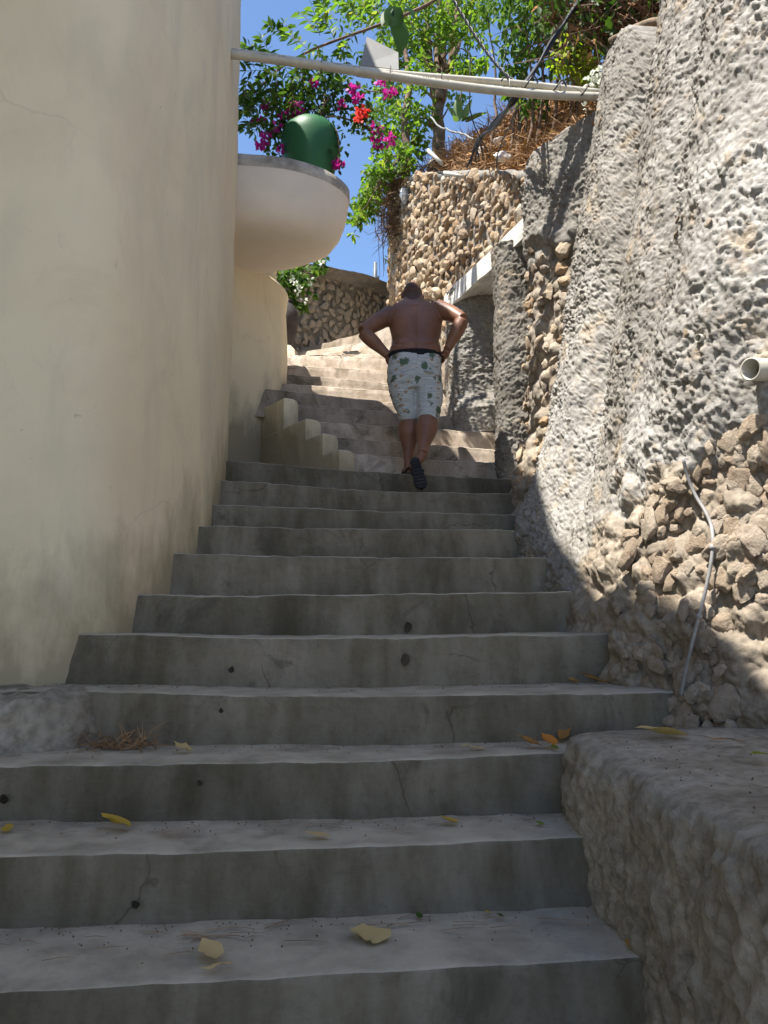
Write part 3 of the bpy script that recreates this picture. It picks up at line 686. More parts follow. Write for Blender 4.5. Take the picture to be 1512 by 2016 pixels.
# ------------------------------------------------------------------ hillside above the walls
def wallx(y): return np.interp(y, [-2, .3, 1.8, 3.0, 4.0, 5.0, 5.35, 6.05, 6.5, 7.05, 7.55, 8.4, 9.4, 10.6, 12, 20], [3.4, 3.2, 2.7, 2.15, 1.95, 1.85, 1.5, 1.45, 1.3, 1.12, .94, .56, .24, .6, 2.0, 3.0])
ys = np.linspace(-2, 26, 150); V = np.zeros((150, 70, 3))
for i, y in enumerate(ys):
    xw = wallx(y); top = np.interp(y, [-2, 3, 3.9, 4.4, 4.9, 5.3, 6.05, 6.6, 7.2, 7.8, 8.4, 9, 9.6, 12, 26], [4.5, 4.42, 4.2, 3.7, 3.95, 3.7, 3.7, 4.05, 4.43, 4.8, 5.15, 5.45, 5.7, 6.0, 5.0])
    for j in range(70):
        q = (j/69)**1.8*30; V[i, j] = (xw+.12+q, y+.1, top-.03+.72*min(q, 2.2)*(1 if y < 12 else .3)+.12*max(0, q-2.2))
Vf = V.reshape(-1, 3); dz = .16*fbm(Vf*1.6, 41, 4)+.05*fbm(Vf*6, 42, 3); edge = np.clip((Vf[:, 0]-np.repeat([wallx(y) for y in ys], 70))/.5, 0, 1)
Vf[:, 2] += dz*edge
setp(obj('hillside', Vf, gridfaces(150, 70)[:, ::-1], 'hillsoil'), kind='structure')
def hill_z(x, y):
    d = (Vf[:, 0]-x)**2+(Vf[:, 1]-y)**2; return Vf[int(np.argmin(d)), 2]
HILL = Vf.copy(); HPX, HPY = proj(HILL)
def hill_at(px, py):
    dd = (HPX-px)**2+(HPY-py)**2; dd = np.where(dd < 300, HILL[:, 1]*40+dd, 1e5+dd); return HILL[int(np.argmin(dd))]

ug = np.array([(x, y, 3.45+.02*max(0, y-20)) for x in np.linspace(-30, 6, 13) for y in np.linspace(10.9, 70, 16)])
ug[:, 1] += np.where(ug[:, 1] < 11, np.clip(-ug[:, 0]-1, 0, 30)*-.06, 0)
setp(obj('upper_ground', ug, gridfaces(13, 16), 'ground_mat'), kind='structure')
# ------------------------------------------------------------------ the cream house
house = thing('house', 'tall cream plastered house with curved stained wall at the left of the stairs', 'house', (-2, 4.5, -1.4))
def shadow_roofz(y): return np.interp(y, [-3.4, 1.2, 2.24, 3.0, 3.72, 4.29, 5.1, 5.5, 5.8, 6.65], [6.1, 6.05, 5.75, 6.15, 6.85, 6.7, 6.8, 6.4, 5.65, 5.5])  # unseen house-top height, shaped to set the shadow edge on the right wall
W1 = [(-3.2, -3), (-3.1, 0), (-3.0, 1.6), (-2.85, 2.6), (-2.45, 3.02), (-1.9, 3.2), (-1.5, 3.36), (-1.31, 3.56), (-1.20, 3.95), (-1.13, 4.4), (-1.115, 4.8), (-1.14, 5.2), (-1.185, 5.6), (-1.235, 5.92), (-1.36, 6.16), (-1.7, 6.38), (-2.6, 6.5), (-5.5, 6.6)]
C = spline(W1, 200); V = np.zeros((200, 150, 3)); V[:, :, 0] = C[:, None, 0]; V[:, :, 1] = C[:, None, 1]; V[:, :, 2] = -2.3+np.linspace(0, 1, 150)[None]*(shadow_roofz(C[:, 1])+2.25)[:, None]
Vf2 = V.reshape(-1, 3); nn = vnormals(Vf2, 200, 150); nn *= (1 if nn[100*150+70, 0] > 0 else -1)
Vf2 = Vf2+nn*(.020*fbm(Vf2*1.3, 71, 3)+.004*fbm(Vf2*7, 72, 3))[:, None]
obj('wall', Vf2, gridfaces(200, 150), 'cream_plaster', house)
obj('side_wall', *prism([(-5.6, -3), (-5.5, -3), (-5.5, 6.58), (-5.6, 6.58)], -2.3, 5.7), 'cream_plaster', house)
obj('front_wall', *prism([(-5.5, -3.1), (-3.15, -3.1), (-3.15, -3), (-5.5, -3)], -2.3, 5.7), 'cream_plaster', house)
SHADOW_ROOF = [(-5.9, -3.4), (-1.0, -3.4), (-1.0, 1.2), (-1.08, 2.24), (-1.12, 3.0), (-1.1, 3.7), (-1.06, 4.0), (-1.06, 4.4), (-1.05, 5.0), (-1.08, 5.3), (-1.12, 5.6), (-1.16, 5.86), (-1.36, 6.2), (-1.7, 6.42), (-2.6, 6.55), (-5.9, 6.65)]  # unseen eaves, added and shaped to cast shade across the stairs
V, Fc = prism(SHADOW_ROOF, 0, 1); V[:, 2] = np.where(V[:, 2] < .5, 0, .14)+shadow_roofz(V[:, 1])
shadow_roof_obj = obj('shadow_roof', V, Fc, 'shadow_roof_mat', house, smooth=False)
# round tower below the ledge
plan = [(-1.95, 6.35), (-1.68, 6.62), (-1.48, 6.9), (-1.28, 7.25), (-1.13, 7.55), (-1.08, 7.8), (-1.13, 8.05), (-1.3, 8.3), (-1.7, 8.5), (-3.2, 8.7)]
C = spline(plan, 120); T = np.gradient(C, axis=0); zz = np.r_[np.linspace(.7, 3.42, 90), np.linspace(3.425, 3.50, 12), np.linspace(3.51, 4.2, 20)]
V = np.zeros((120, len(zz), 3))
for i in range(120):
    n = np.array((T[i, 1], -T[i, 0])); n /= np.linalg.norm(n)
    off = np.where(zz < 3.43, .05*np.sin(np.clip((zz-2.0)/1.45, 0, 1)*math.pi)+.03*np.clip((zz-3.25)/.17, 0, 1), np.where(zz < 3.5, .06*np.cos((zz-3.43)/.07*1.57)-.02, -.09))
    V[i, :, 0] = C[i, 0]+n[0]*off; V[i, :, 1] = C[i, 1]+n[1]*off; V[i, :, 2] = np.minimum(zz, 3.95-.5*min(1, max(0, (C[i, 1]-7.8)/.25)))
Vf2 = V.reshape(-1, 3); Vf2 = Vf2+np.stack([.012*fbm(Vf2*2, 81), .012*fbm(Vf2*2, 82), 0*Vf2[:, 0]], 1)
obj('tower_wall', Vf2, gridfaces(120, len(zz)), 'cream_plaster', house)
# bowl-shaped ledge
rim = [(-2.6, 6.3), (-1.75, 6.13), (-1.32, 6.13), (-.85, 6.20), (-.55, 6.36), (-.37, 6.6), (-.335, 6.8), (-.42, 6.98), (-.66, 7.13), (-1.0, 7.22), (-1.4, 7.28), (-2.6, 7.35)]
C = spline(rim, 120); cen = np.array((-1.75, 7.0)); prof = [(1.0, 3.995), (1.004, 3.99), (1.006, 3.91), (1.0, 3.885), (.995, 3.85), (.988, 3.77), (.972, 3.67), (.94, 3.555), (.88, 3.45), (.78, 3.40), (.64, 3.372), (.45, 3.36), (.2, 3.35)]
V = np.zeros((120, len(prof)+3, 3))
for i in range(120):
    for j, (s, z) in enumerate([(.0, 3.985), (.4, 3.985), (.9, 3.988)]+prof): V[i, j] = (*(cen+(C[i]-cen)*s), z)
Vf2 = V.reshape(-1, 3); Vf2 = Vf2+np.stack([0*Vf2[:, 0], 0*Vf2[:, 0], .012*fbm(Vf2*3, 83)], 1)
ledge = obj('planter_ledge', Vf2, gridfaces(120, len(prof)+3)[:, ::-1], ['ledge_plaster', 'ledge_render'], house)
for p_ in ledge.data.polygons:
    if p_.center.z+wloc(house)[2] > 3.875: p_.material_index = 1
obj('terrace_slab', *prism([(-5.5, 6.62), (-2.2, 6.52), (-2.2, 8.6), (-5.5, 8.8)], 3.6, 3.97), 'ledge_render', house, smooth=False)
# stepped plaster stringer
A = P(668, 922, 6.13); B = P(530, 790, 7.22); dirv = (B-A)[:2]; Ls = np.linalg.norm(dirv); dirv /= Ls; nr = np.array((dirv[1], -dirv[0]))
tops = [(668, 884), (654, 852), (632, 823), (592, 782)]; ts = [0, .27, .56, .98]
for k, (px, py) in enumerate(tops):
    t0 = ts[k]*Ls*.78; f = A[:2]+dirv*t0; ztop = f[1]*tanel(py); t1 = Ls*1.25; n_ = 26
    prf = []                                       # rounded top cross-section along length
    L_ = np.r_[0, .004, .012, np.linspace(.03, t1-t0, 12)]
    V = []
    for l in L_:
        zt_ = ztop-(.018*(1-min(1, l/.012))**2)
        c = f+dirv*l; wq = .155
        for (o_, z_) in [(0, -.6), (0, -.3), (0, -.02), (.004, -.006), (.014, 0), (wq-.05, 0), (wq-.015, -.012), (wq, -.04), (wq, -.3), (wq, -.6)]:
            V.append((*(c+nr*o_), zt_+z_))
    V = np.array(V); m_ = 10; V += np.stack([.008*fbm(V*6, 85+k), .008*fbm(V*6, 88+k), .006*fbm(V*6, 95+k)], 1)
    Fc = [tuple(q) for q in gridfaces(len(L_), m_)]+[tuple(range(m_))]
    obj('stringer_block', V, Fc, 'cream_plaster', house, smooth=False)
# curved low wall joining stringer and house (the shaded pocket)
pl = [tuple(A[:2]-dirv*0+nr*.01), tuple((A*.7+B*.3)[:2]), tuple((A*.35+B*.65)[:2]), tuple(B[:2]+np.array((-.02, -.03))), (-1.32, 7.42), (-1.6, 7.2), (-1.9, 6.7)]
# rough plinth at the house foot
plan = [(-3.2, 2.62), (-2.4, 2.78), (-1.85, 2.86), (-1.5, 2.9), (-1.28, 2.97), (-1.16, 3.1), (-1.13, 3.3), (-1.16, 3.6)]
C = spline(plan, 120); T = np.gradient(C, axis=0); nv = 60; V = np.zeros((120, nv+24, 3))
for i in range(120):
    n = np.array((T[i, 1], -T[i, 0])); n /= np.linalg.norm(n)
    for j in range(nv):
        q = j/(nv-1); V[i, j] = (C[i, 0]+n[0]*(.10*(1-q)**2-.05*max(0, (q-.8)/.2)**2), C[i, 1]+n[1]*(.10*(1-q)**2-.05*max(0, (q-.8)/.2)**2), -1.0+q*.685)
    for j in range(24):
        q = (j+1)/24; inn = np.array((max(C[i, 0]-.5, -3.6), 3.75)); V[i, nv+j] = (*(V[i, nv-1, :2]*(1-q)+inn*q), -.315+.012*math.sin(q*3)+.02*q)
Vf2 = V.reshape(-1, 3); nn = vnormals(Vf2, 120, nv+24); nn *= (1 if nn[30*84+20, 1] < 0 else -1)
Vf2 = Vf2+nn*(.06*fbm(Vf2*3.2, 121, 4)+.035*fbm(Vf2*10, 122, 4, .6))[:, None]
obj('plinth', Vf2, gridfaces(120, nv+24), 'rough_render', house)
# cream wall and dark jar further up on the left
setp(obj('garden_wall', *prism([(-1.9, 8.7), (-1.3, 8.5), (-1.1, 8.6), (-1.04, 8.85), (-1.15, 9.15), (-1.9, 9.3)], 2.2, 3.165), 'cream_plaster', None, (-1.6, 9, 2.2)), 'narrow cream garden wall holding the dark jar beyond the tower', 'wall')

# ================================================================== THE MAN
def remeshed(name, V, Fc, voxel, smooth_it, mat):
    me = bpy.data.meshes.new(name); me.from_pydata([tuple(map(float, v)) for v in V], [], [tuple(map(int, f)) for f in Fc]); me.update()
    bm = bmesh.new(); bm.from_mesh(me); bmesh.ops.recalc_face_normals(bm, faces=bm.faces); bm.to_mesh(me); bm.free()
    o = bpy.data.objects.new('tmp', me); COL.objects.link(o)
    r = o.modifiers.new('r', 'REMESH'); r.mode = 'VOXEL'; r.voxel_size = voxel; r.use_smooth_shade = True
    sm = o.modifiers.new('s', 'SMOOTH'); sm.factor = .5; sm.iterations = smooth_it
    dg = bpy.context.evaluated_depsgraph_get(); out = bpy.data.meshes.new_from_object(o.evaluated_get(dg))
    V2 = np.array([v.co[:] for v in out.vertices]); F2 = [tuple(p.vertices) for p in out.polygons]
    bpy.data.objects.remove(o); bpy.data.meshes.remove(me); bpy.data.meshes.remove(out)
    return V2, F2
def rings(secs, n=28):
    """secs: (centre, half width x, half depth y, power) horizontal sections bottom to top"""
    V = []
    for c, a, b_ in secs:
        for j in range(n):
            t_ = 2*math.pi*j/n; cx, sy = math.cos(t_), math.sin(t_)
            V.append((c[0]+a*math.copysign(abs(cx)**.85, cx), c[1]+b_*math.copysign(abs(sy)**.9, sy), c[2]))
    m_ = len(secs); Fc = [(k*n+j, k*n+(j+1) % n, (k+1)*n+(j+1) % n, (k+1)*n+j) for k in range(m_-1) for j in range(n)]
    return np.array(V), Fc+[tuple(range(n))[::-1], tuple((m_-1)*n+j for j in range(n))]
def ell(c, r, R=None, n=16, m_=10):
    V = []
    for i in range(m_+1):
        ph = math.pi*i/m_
        for j in range(n): V.append((r[0]*math.sin(ph)*math.cos(2*math.pi*j/n), r[1]*math.sin(ph)*math.sin(2*math.pi*j/n), r[2]*math.cos(ph)))
    V = np.array(V)
    if R is not None: V = V@np.array(R).T
    Fc = [(i*n+j, i*n+(j+1) % n, (i+1)*n+(j+1) % n, (i+1)*n+j) for i in range(m_) for j in range(n)]
    return V+np.array(c), Fc
PXM = .00428
def sec(px, py, hw, hd, d): return (P(px, py, d), hw*PXM, hd)
torso = [sec(815, 780, 36, .08, 6.17), sec(816, 762, 44, .125, 6.165), sec(816, 735, 51, .165, 6.15), sec(816, 712, 50.5, .17, 6.16), sec(817, 698, 51.5, .175, 6.17),
         sec(818, 686, 50, .17, 6.18), sec(818, 676, 46, .158, 6.2), sec(818, 664, 47.5, .155, 6.21), sec(818, 650, 51, .155, 6.23), sec(817, 635, 55, .15, 6.25),
         sec(816, 620, 57, .14, 6.28), sec(815, 609, 52, .12, 6.30), sec(815, 601, 40, .098, 6.32), sec(814, 595, 27, .08, 6.335), sec(813, 588, 19, .065, 6.35), sec(813, 578, 16.5, .06, 6.37)]
parts = [rings(torso)]
parts.append(ell(P(812, 578, 6.40), (.083, .102, .105), Matrix.Rotation(-.35, 3, 'X')))          # skull
parts.append(ell(P(812, 588, 6.455), (.062, .07, .075), Matrix.Rotation(-.35, 3, 'X')))          # jaw and face
hc = P(812, 580, 6.40)
parts.append(ell(hc+np.array((0, .118, -.052)), (.014, .022, .022)))                              # nose
parts.append(ell(hc+np.array((0, .088, -.1)), (.028, .018, .009)))                               # mouth
parts.append(ell(hc+np.array((0, .094, -.008)), (.055, .016, .012)))                              # brow
for sx_ in (-1, 1):
    parts.append(ell(P(812+sx_*20.5, 582, 6.39), (.012, .022, .033), Matrix.Rotation(sx_*.35, 3, 'Z')))  # ears
    parts.append(ell(P(812+sx_*24, 611, 6.26), (.085, .05, .075)))                                # shoulder blades
# arms: shoulder, mid upper arm, elbow, forearm, wrist
def limb(pts, rad, n=16, m_=26):
    return tube(spline(pts, m_), np.interp(np.linspace(0, 1, m_), np.linspace(0, 1, len(rad)), rad), n)
Ls_, Le, Lw = P(772, 619, 6.27), P(713.5, 653, 6.10), P(764, 700, 6.12)
Rs_, Re, Rw = P(862, 608, 6.27), P(911, 629, 6.08), P(881, 688, 6.10)
for Sh, El, Wr in ((Ls_, Le, Lw), (Rs_, Re, Rw)):
    parts.append(limb([Sh, Sh*.5+El*.5+np.array((0, 0, .006)), El], [.082, .076, .073, .064, .054]))
    parts.append(ell(Sh, (.072, .07, .07)))
    parts.append(limb([El, El*.6+Wr*.4, Wr], [.054, .062, .057, .044, .035]))
# hands on the hips: palm plus five fingers wrapped forward round the waist
def hand(Wr, sgn):
    out = []
    k0 = Wr+np.array((-sgn*.012, .045, -.022)); k1 = Wr+np.array((-sgn*.018, .085, -.035))
    out.append(limb([Wr, k0, k1], [.029, .033, .035, .034, .03], 12, 10))
    for q in range(4):
        a = k1+np.array((-sgn*.003, 0, .030-.020*q)); ln = (.075, .084, .080, .064)[q]
        b1 = a+np.array((-sgn*.012, ln*.5, -.008)); c1 = a+np.array((-sgn*.038, ln*.95, -.016))
        out.append(tube(spline([a, b1, c1], 8), np.linspace(.0098, .0078, 8), 8))
    th0 = Wr+np.array((-sgn*.004, .02, -.005)); out.append(tube(spline([th0, th0+np.array((-sgn*.02, -.004, -.03)), th0+np.array((-sgn*.042, -.012, -.046))], 8), np.linspace(.013, .0095, 8), 8))
    return out
parts += hand(Lw, -1)+hand(Rw, 1)
# legs
Lh, Lk, La = P(793, 752, 6.17), P(806, 828, 6.20), P(804, 905, 6.12)
Rh, Rk, Ra = P(840, 750, 6.15), P(842, 826, 6.10), P(832, 893, 5.80)
parts.append(limb([Lh, Lh*.5+Lk*.5, Lk], [.085, .088, .082, .074])); parts.append(limb([Rh, Rh*.5+Rk*.5, Rk], [.085, .088, .082, .074]))
parts.append(limb([Lk, Lk*.72+La*.28+np.array((0, -.022, 0)), Lk*.35+La*.65, La], [.078, .092, .088, .064, .044, .041]))
parts.append(limb([Rk, Rk*.72+Ra*.28+np.array((0, -.02, .0)), Rk*.35+Ra*.65, Ra], [.078, .092, .088, .064, .044, .041]))
# standing left foot on the tread, heel towards us
tz = edge_at(10, La[0])[2]+.022
lh = np.array((La[0], La[1]-.035, tz+.025)); lt = np.array((La[0]-.02, La[1]+.19, tz+.018))
parts.append(limb([La, np.array((La[0], La[1]-.012, tz+.06)), lh+np.array((0, .02, .01))], [.036, .036, .034], 14, 10))
parts.append(limb([lh+np.array((0, .005, .008)), lh*.5+lt*.5+np.array((0, 0, .02)), lt], [.031, .036, .042, .036, .014], 14, 14))
# trailing right foot, heel lifted, sole turned to the camera
rh = P(817, 909, 5.74); rt = P(830, 960, 5.60)
fd_ = (rt-rh)/np.linalg.norm(rt-rh); sn = np.array((0, -1., 0.)); sn -= fd_*np.dot(sn, fd_); sn /= np.linalg.norm(sn); sd_ = np.cross(fd_, sn)
if sd_[0] < 0: sd_ = -sd_
parts.append(limb([Ra, Ra*.4+rh*.6+np.array((.012, .03, .0)), rh-sn*.03], [.036, .037, .031], 14, 10))
parts.append(limb([rh-sn*.026, rh*.5+rt*.5-sn*.045, rt-sn*.02], [.031, .037, .042, .037, .016], 14, 14))
V, Fc = joinm(parts); V, Fc = remeshed('body', V, Fc, .0062, 6, 'skin')
# spine furrow, shoulder-blade and waist creases
px_, py_ = proj(V); spx = 816.5; back = (V[:, 1] < 6.22) & (py_ > 600) & (py_ < 700) & (np.abs(px_-spx) < 60)
V[:, 1] += np.where(back, .011*np.exp(-((px_-spx)/4.5)**2)*np.clip((700-py_)/20, 0, 1), 0)
V[:, 1] += np.where(back, .008*np.exp(-((py_-(679+.18*np.abs(px_-spx)*-.4))/2.6)**2)*np.clip((np.abs(px_-spx)-16)/12, 0, 1), 0)
man = thing('person', 'shirtless bald man in printed shorts climbing the stairs with hands on his hips', 'person', (La[0], La[1], tz-.02))
body = obj('body', V, Fc, ['skin', 'hair'], man)
bp = np.array([p.center[:] for p in body.data.polygons])+wloc(man); bx_, by_ = proj(bp)
body.data.polygons.foreach_set('material_index', (((bx_-812)**2/19.0**2+(by_-573)**2/17.0**2 < 1) & (bp[:, 2]-.8*(bp[:, 1]-6.40) > hc[2]-.045) & (bp[:, 1] < 6.47)).astype(np.int32))
for sx_ in (-1, 1):
    obj('eye', *ell(hc+np.array((sx_*.03, .094, -.025)), (.012, .01, .009), None, 10, 6), 'lamp_glass', man)
# shorts
def seg(px, py, hw, hd, d): return sec(px, py, hw, hd, d)
sh = [rings([seg(816, 772, 47, .155, 6.15), seg(816, 755, 52.5, .175, 6.15), seg(816, 735, 54, .186, 6.15), seg(816, 718, 53, .188, 6.16), seg(816, 709, 52, .184, 6.165), seg(817, 706, 51.5, .182, 6.17)])]
def leg_sh(secs): return rings(secs)
sh.append(rings([seg(804, 832, 17.5, .105, 6.19), seg(803, 815, 21, .115, 6.18), seg(799, 795, 26, .135, 6.17), seg(794, 770, 29, .155, 6.16), seg(793, 745, 29, .165, 6.155)]))
sh.append(rings([seg(842, 829, 21.5, .115, 6.10), seg(844, 812, 24, .125, 6.11), seg(844, 790, 27, .14, 6.13), seg(843, 768, 28, .155, 6.145), seg(840, 745, 29, .165, 6.15)]))
V, Fc = joinm(sh); V, Fc = remeshed('shorts', V, Fc, .0075, 5, 'print_cloth')
q = V*np.array((9, 9, 22)); nrm_ = V-np.array((P(816, 760, 6.15)[0], 6.15, 0)); nrm_[:, 2] = 0; nrm_ /= np.linalg.norm(nrm_, axis=1, keepdims=True)+1e-6
px_, py_ = proj(V)
V = V+nrm_*(.010*fbm(q, 141, 3)+.006*fbm(V*np.array((14, 14, 50)), 142, 3))[:, None]
V[:, 1] += np.where(V[:, 1] < 6.15, .007*np.exp(-((px_-(819+.12*(py_-770)))/5)**2)*np.clip((py_-735)/30, 0, 1), 0)
shorts = obj('shorts', V, Fc, 'print_cloth', man)
pk = [P(836, 727, 5.957), P(853, 730, 5.99), P(854, 735, 5.985), P(836, 732, 5.95)]
obj('pocket_flap', *joinm([boxm((np.array(pk[0])+pk[2])/2, (.085, .012, .018), Matrix.Rotation(.3, 3, 'Z')@Matrix.Rotation(.1, 3, 'Y'))]), 'print_cloth', shorts)
wp = [(P(816, 704-8*math.cos(t_)*0, 6.165)+np.array((52.8*PXM*math.cos(t_), .183*math.sin(t_), .0+.014*math.sin(t_+math.pi)*-1))) for t_ in np.linspace(0, 2*math.pi, 60, endpoint=False)]
V = []
for p_ in wp:
    for dz_, o_ in ((-.022, 1.0), (.0, 1.015), (.030, 1.0), (.032, .95)):
        c_ = np.array((P(816, 704, 6.165)[0], 6.165)); V.append((*(c_+(p_[:2]-c_)*o_), p_[2]+dz_))
obj('waistband', V, [tuple(f) for f in gridfaces(60, 4, True)], 'black_band', man)
# sandals
def sandal(h, t_, normal, side, name='sandal'):
    f_ = (t_-h); ln = np.linalg.norm(f_); f_ /= ln; out = []; n_ = 30
    prof = [(0, .0), (.03, .026), (.12, .037), (.3, .038), (.5, .040), (.7, .049), (.85, .050), (.95, .036), (1.0, .0)]
    us = np.linspace(0, 1, n_); wd = np.interp(us, [a for a, _ in prof], [b__ for _, b__ in prof]); L2 = ln+.05
    V = []
    for u_, w_ in zip(us, wd):
        c_ = h-f_*.025+f_*L2*u_
        for (s_, o_) in ((-1, 0), (-1, .016), (0, .018), (1, .016), (1, 0), (0, -.001)): V.append(c_+side*(w_*s_)+normal*o_)
    V = np.array(V); Fc = [(i*6+j, i*6+(j+1) % 6, (i+1)*6+(j+1) % 6, (i+1)*6+j) for i in range(n_-1) for j in range(6)]
    so = obj(name, V, Fc, 'rubber', man)
    for u_ in np.arange(.1, .95, .105):                     # tread blocks of the sole
        w_ = np.interp(u_, us, wd)
        for s_ in (-1, 1):
            c_ = h-f_*.025+f_*L2*u_+side*(s_*w_*.48)+normal*.0185
            R_ = np.array([f_, side, normal]).T
            obj('tread_block', *boxm(c_, (L2*.085, w_*.82, .008), R_), 'rubber', so, smooth=False)
    a = h+f_*ln*.38+side*.045; b_ = h+f_*ln*.38-side*.045; top = h+f_*ln*.42-normal*.075
    st = spline([a, (a+top)/2+side*.012, top, (b_+top)/2-side*.012, b_], 16); obj('strap', *tube(st, .009, 8), 'rubber', so)
    a = h+f_*.02+side*.034; b_ = h+f_*.02-side*.034; top = h-f_*.025-normal*.045
    obj('strap', *tube(spline([a, (a+top)/2+side*.006, top, (b_+top)/2-side*.006, b_], 14), .007, 8), 'rubber', so)
sandal(rh+sn*.008, rt+sn*.004, sn, sd_)
sandal(np.array((lh[0], lh[1], tz+.0)), np.array((lt[0], lt[1], tz+.0)), np.array((0, 0, -1.)), np.array((1., 0, 0)))

# ================================================================== PIPES, WIRES, FIXTURES
pl_, pr_ = P(430, 104, 5.12), P(1200, 190, 5.26)
def sag(a, b_, s, n=24): return np.array([a*(1-q)+b_*q-np.array((0, 0, s*4*q*(1-q))) for q in np.linspace(0, 1, n)])
bundle = thing('pipe_bundle', 'white plastic water pipes tied side by side, spanning from house to pillar', 'pipes', (pl_+pr_)/2)
lower = sag(pl_, pr_, .045); lower[:, 2] += .02*np.sin(np.linspace(0, 6, 24))
obj('pipe', *tube(lower, .031, 14), 'pvc', bundle)
upper = sag(pl_+np.array((0, .035, .042)), pr_+np.array((0, .04, .062)), .02); upper[:, 2] += .01*np.sin(np.linspace(0, 9, 24)+1)
obj('pipe', *tube(upper, .024, 12), 'pvc', bundle)
third = np.array([lower[k]*.5+upper[k]*.5+np.array((0, .045, .004)) for k in range(8, 24)])
obj('pipe', *tube(third, .021, 12), 'pvc', bundle)
for q in (.27, .47, .6, .75, .9):
    c_ = lower[int(q*23)]*.5+upper[int(q*23)]*.5; r_ = .066
    obj('cable_tie', *tube([c_+np.array((.004*math.sin(t_), r_*.75*math.cos(t_), r_*math.sin(t_)*.95)) for t_ in np.linspace(0, 2*math.pi, 18)], .0028, 5), 'black_cable' if q != .75 else 'pvc', bundle)
for q in (.135, .325, .55):                                           # small rows of printed characters on the pipe
    for k in range(11):
        if k in (4, 7): continue
        qq = q+k*.0062-.03; i_ = qq*23; a_ = lower[int(i_)]*(1-i_ % 1)+lower[int(i_)+1]*(i_ % 1); dr = lower[int(i_)+1]-lower[int(i_)]; dr /= np.linalg.norm(dr)
        nrm2 = np.array((0, -.86, .5)); u2 = np.cross(nrm2, dr)
        c_ = a_+nrm2*.0312; obj('printed_mark', *boxm(c_, (.010, .001, .008 if k % 3 else .005), np.array([dr, nrm2, u2]).T), 'print_ink', bundle, smooth=False)
cor = [P(722, 72, 5.32), P(784, 103, 5.30), P(785, 137, 5.26), P(709, 128, 5.27)]
nb = np.array((.05, 1, .1))*.018; V = np.array(cor+[c_+nb for c_ in cor])
setp(obj('board', V, [(3, 2, 1, 0), (4, 5, 6, 7), (0, 1, 5, 4), (1, 2, 6, 5), (2, 3, 7, 6), (3, 0, 4, 7)], 'grey_board', None, cor[3], smooth=False), 'small blank grey board with slanted top resting on the white pipes', 'board')
def wire(name, pts, r, label, cat, mat='black_cable', group=None, n=60, wob=0.0, seed=0):
    C_ = spline(pts, n)
    if wob: C_ = C_+wob*np.stack([fbm(C_*7, seed), fbm(C_*7, seed+1), fbm(C_*7, seed+2)], 1)
    return setp(obj(name, *tube(C_, r, 7), mat, None, C_[0]), label, cat, group)
# twisted service wire from the top of the frame to the pipes
C_ = spline([P(860, -60, 5.6), P(900, 12, 5.55), P(948, 88, 5.45), P(985, 135, 5.38), P(1018, 165, 5.3)], 110); tw = thing('twisted_wire', 'black twisted pair wire falling diagonally across the sky to the pipes', 'wire', C_[0])
for s_ in (0, math.pi):
    T_ = np.gradient(C_, axis=0); T_ /= np.linalg.norm(T_, axis=1, keepdims=True); u_ = np.cross(T_, (0, 1, 0)); u_ /= np.linalg.norm(u_, axis=1, keepdims=True); v_ = np.cross(T_, u_)
    ph = np.linspace(0, 60, 110)+s_; obj('strand', *tube(C_+.008*(np.cos(ph)[:, None]*u_+np.sin(ph)[:, None]*v_), .007, 6), 'black_cable', tw)
bund = thing('cable_bundle', 'thick bundle of black cables dropping from upper right over the pipes to the bank', 'cables', P(1020, 180, 5.35))
for k in range(5):
    o_ = RNG.normal(size=3)*.02
    C_ = spline([P(1165+k*3, -40, 6.2)+o_*2, P(1128, 20, 6.0)+o_, P(1085, 85, 5.75)-o_, P(1045, 150, 5.5)+o_, P(1012, 195, 5.45)+o_*1.5, P(975, 245, 6.2)-o_*2, P(944, 275, 7.0)+o_*2, P(935+k*8-16, 330-k*6, 7.3)], 60)
    obj('cable', *tube(C_, .010, 6), 'black_cable', bund)
wire('hanging_wire', [P(905, 95, 6.6), P(925, 108, 6.6), P(924, 160, 6.6), P(928, 230, 6.7), P(942, 265, 6.8), P(960, 300, 7.0)], .006, 'thin dark wire hanging vertically beside the trimmed tree trunks', 'wire', wob=.02)
wire('loose_wire', [P(1030, 178, 5.4), P(1010, 230, 6.0), P(985, 290, 6.9), P(975, 335, 7.1)], .007, 'loose dark wire running down the dry bank below the pipes', 'wire', wob=.03, seed=4)
cw = [P(985+170*q, 168+6*q, 5.24)+np.array((0, -.05*math.cos(19*q), .055*math.sin(19*q)+.02*math.sin(5*q))) for q in np.linspace(0, 1, 90)]
setp(obj('coiled_wire', *tube(cw, .006, 6), 'black_cable', None, cw[0]), 'black wire coiled loosely round the right end of the pipes', 'wire')
wire('pale_rope', [P(850, 232, 8.4), P(872, 252, 8.2), P(905, 262, 8.0), P(935, 274, 7.8)], .011, 'pale frayed rope lying from the tree trunk over the bank', 'rope', 'grey_board', wob=.03)
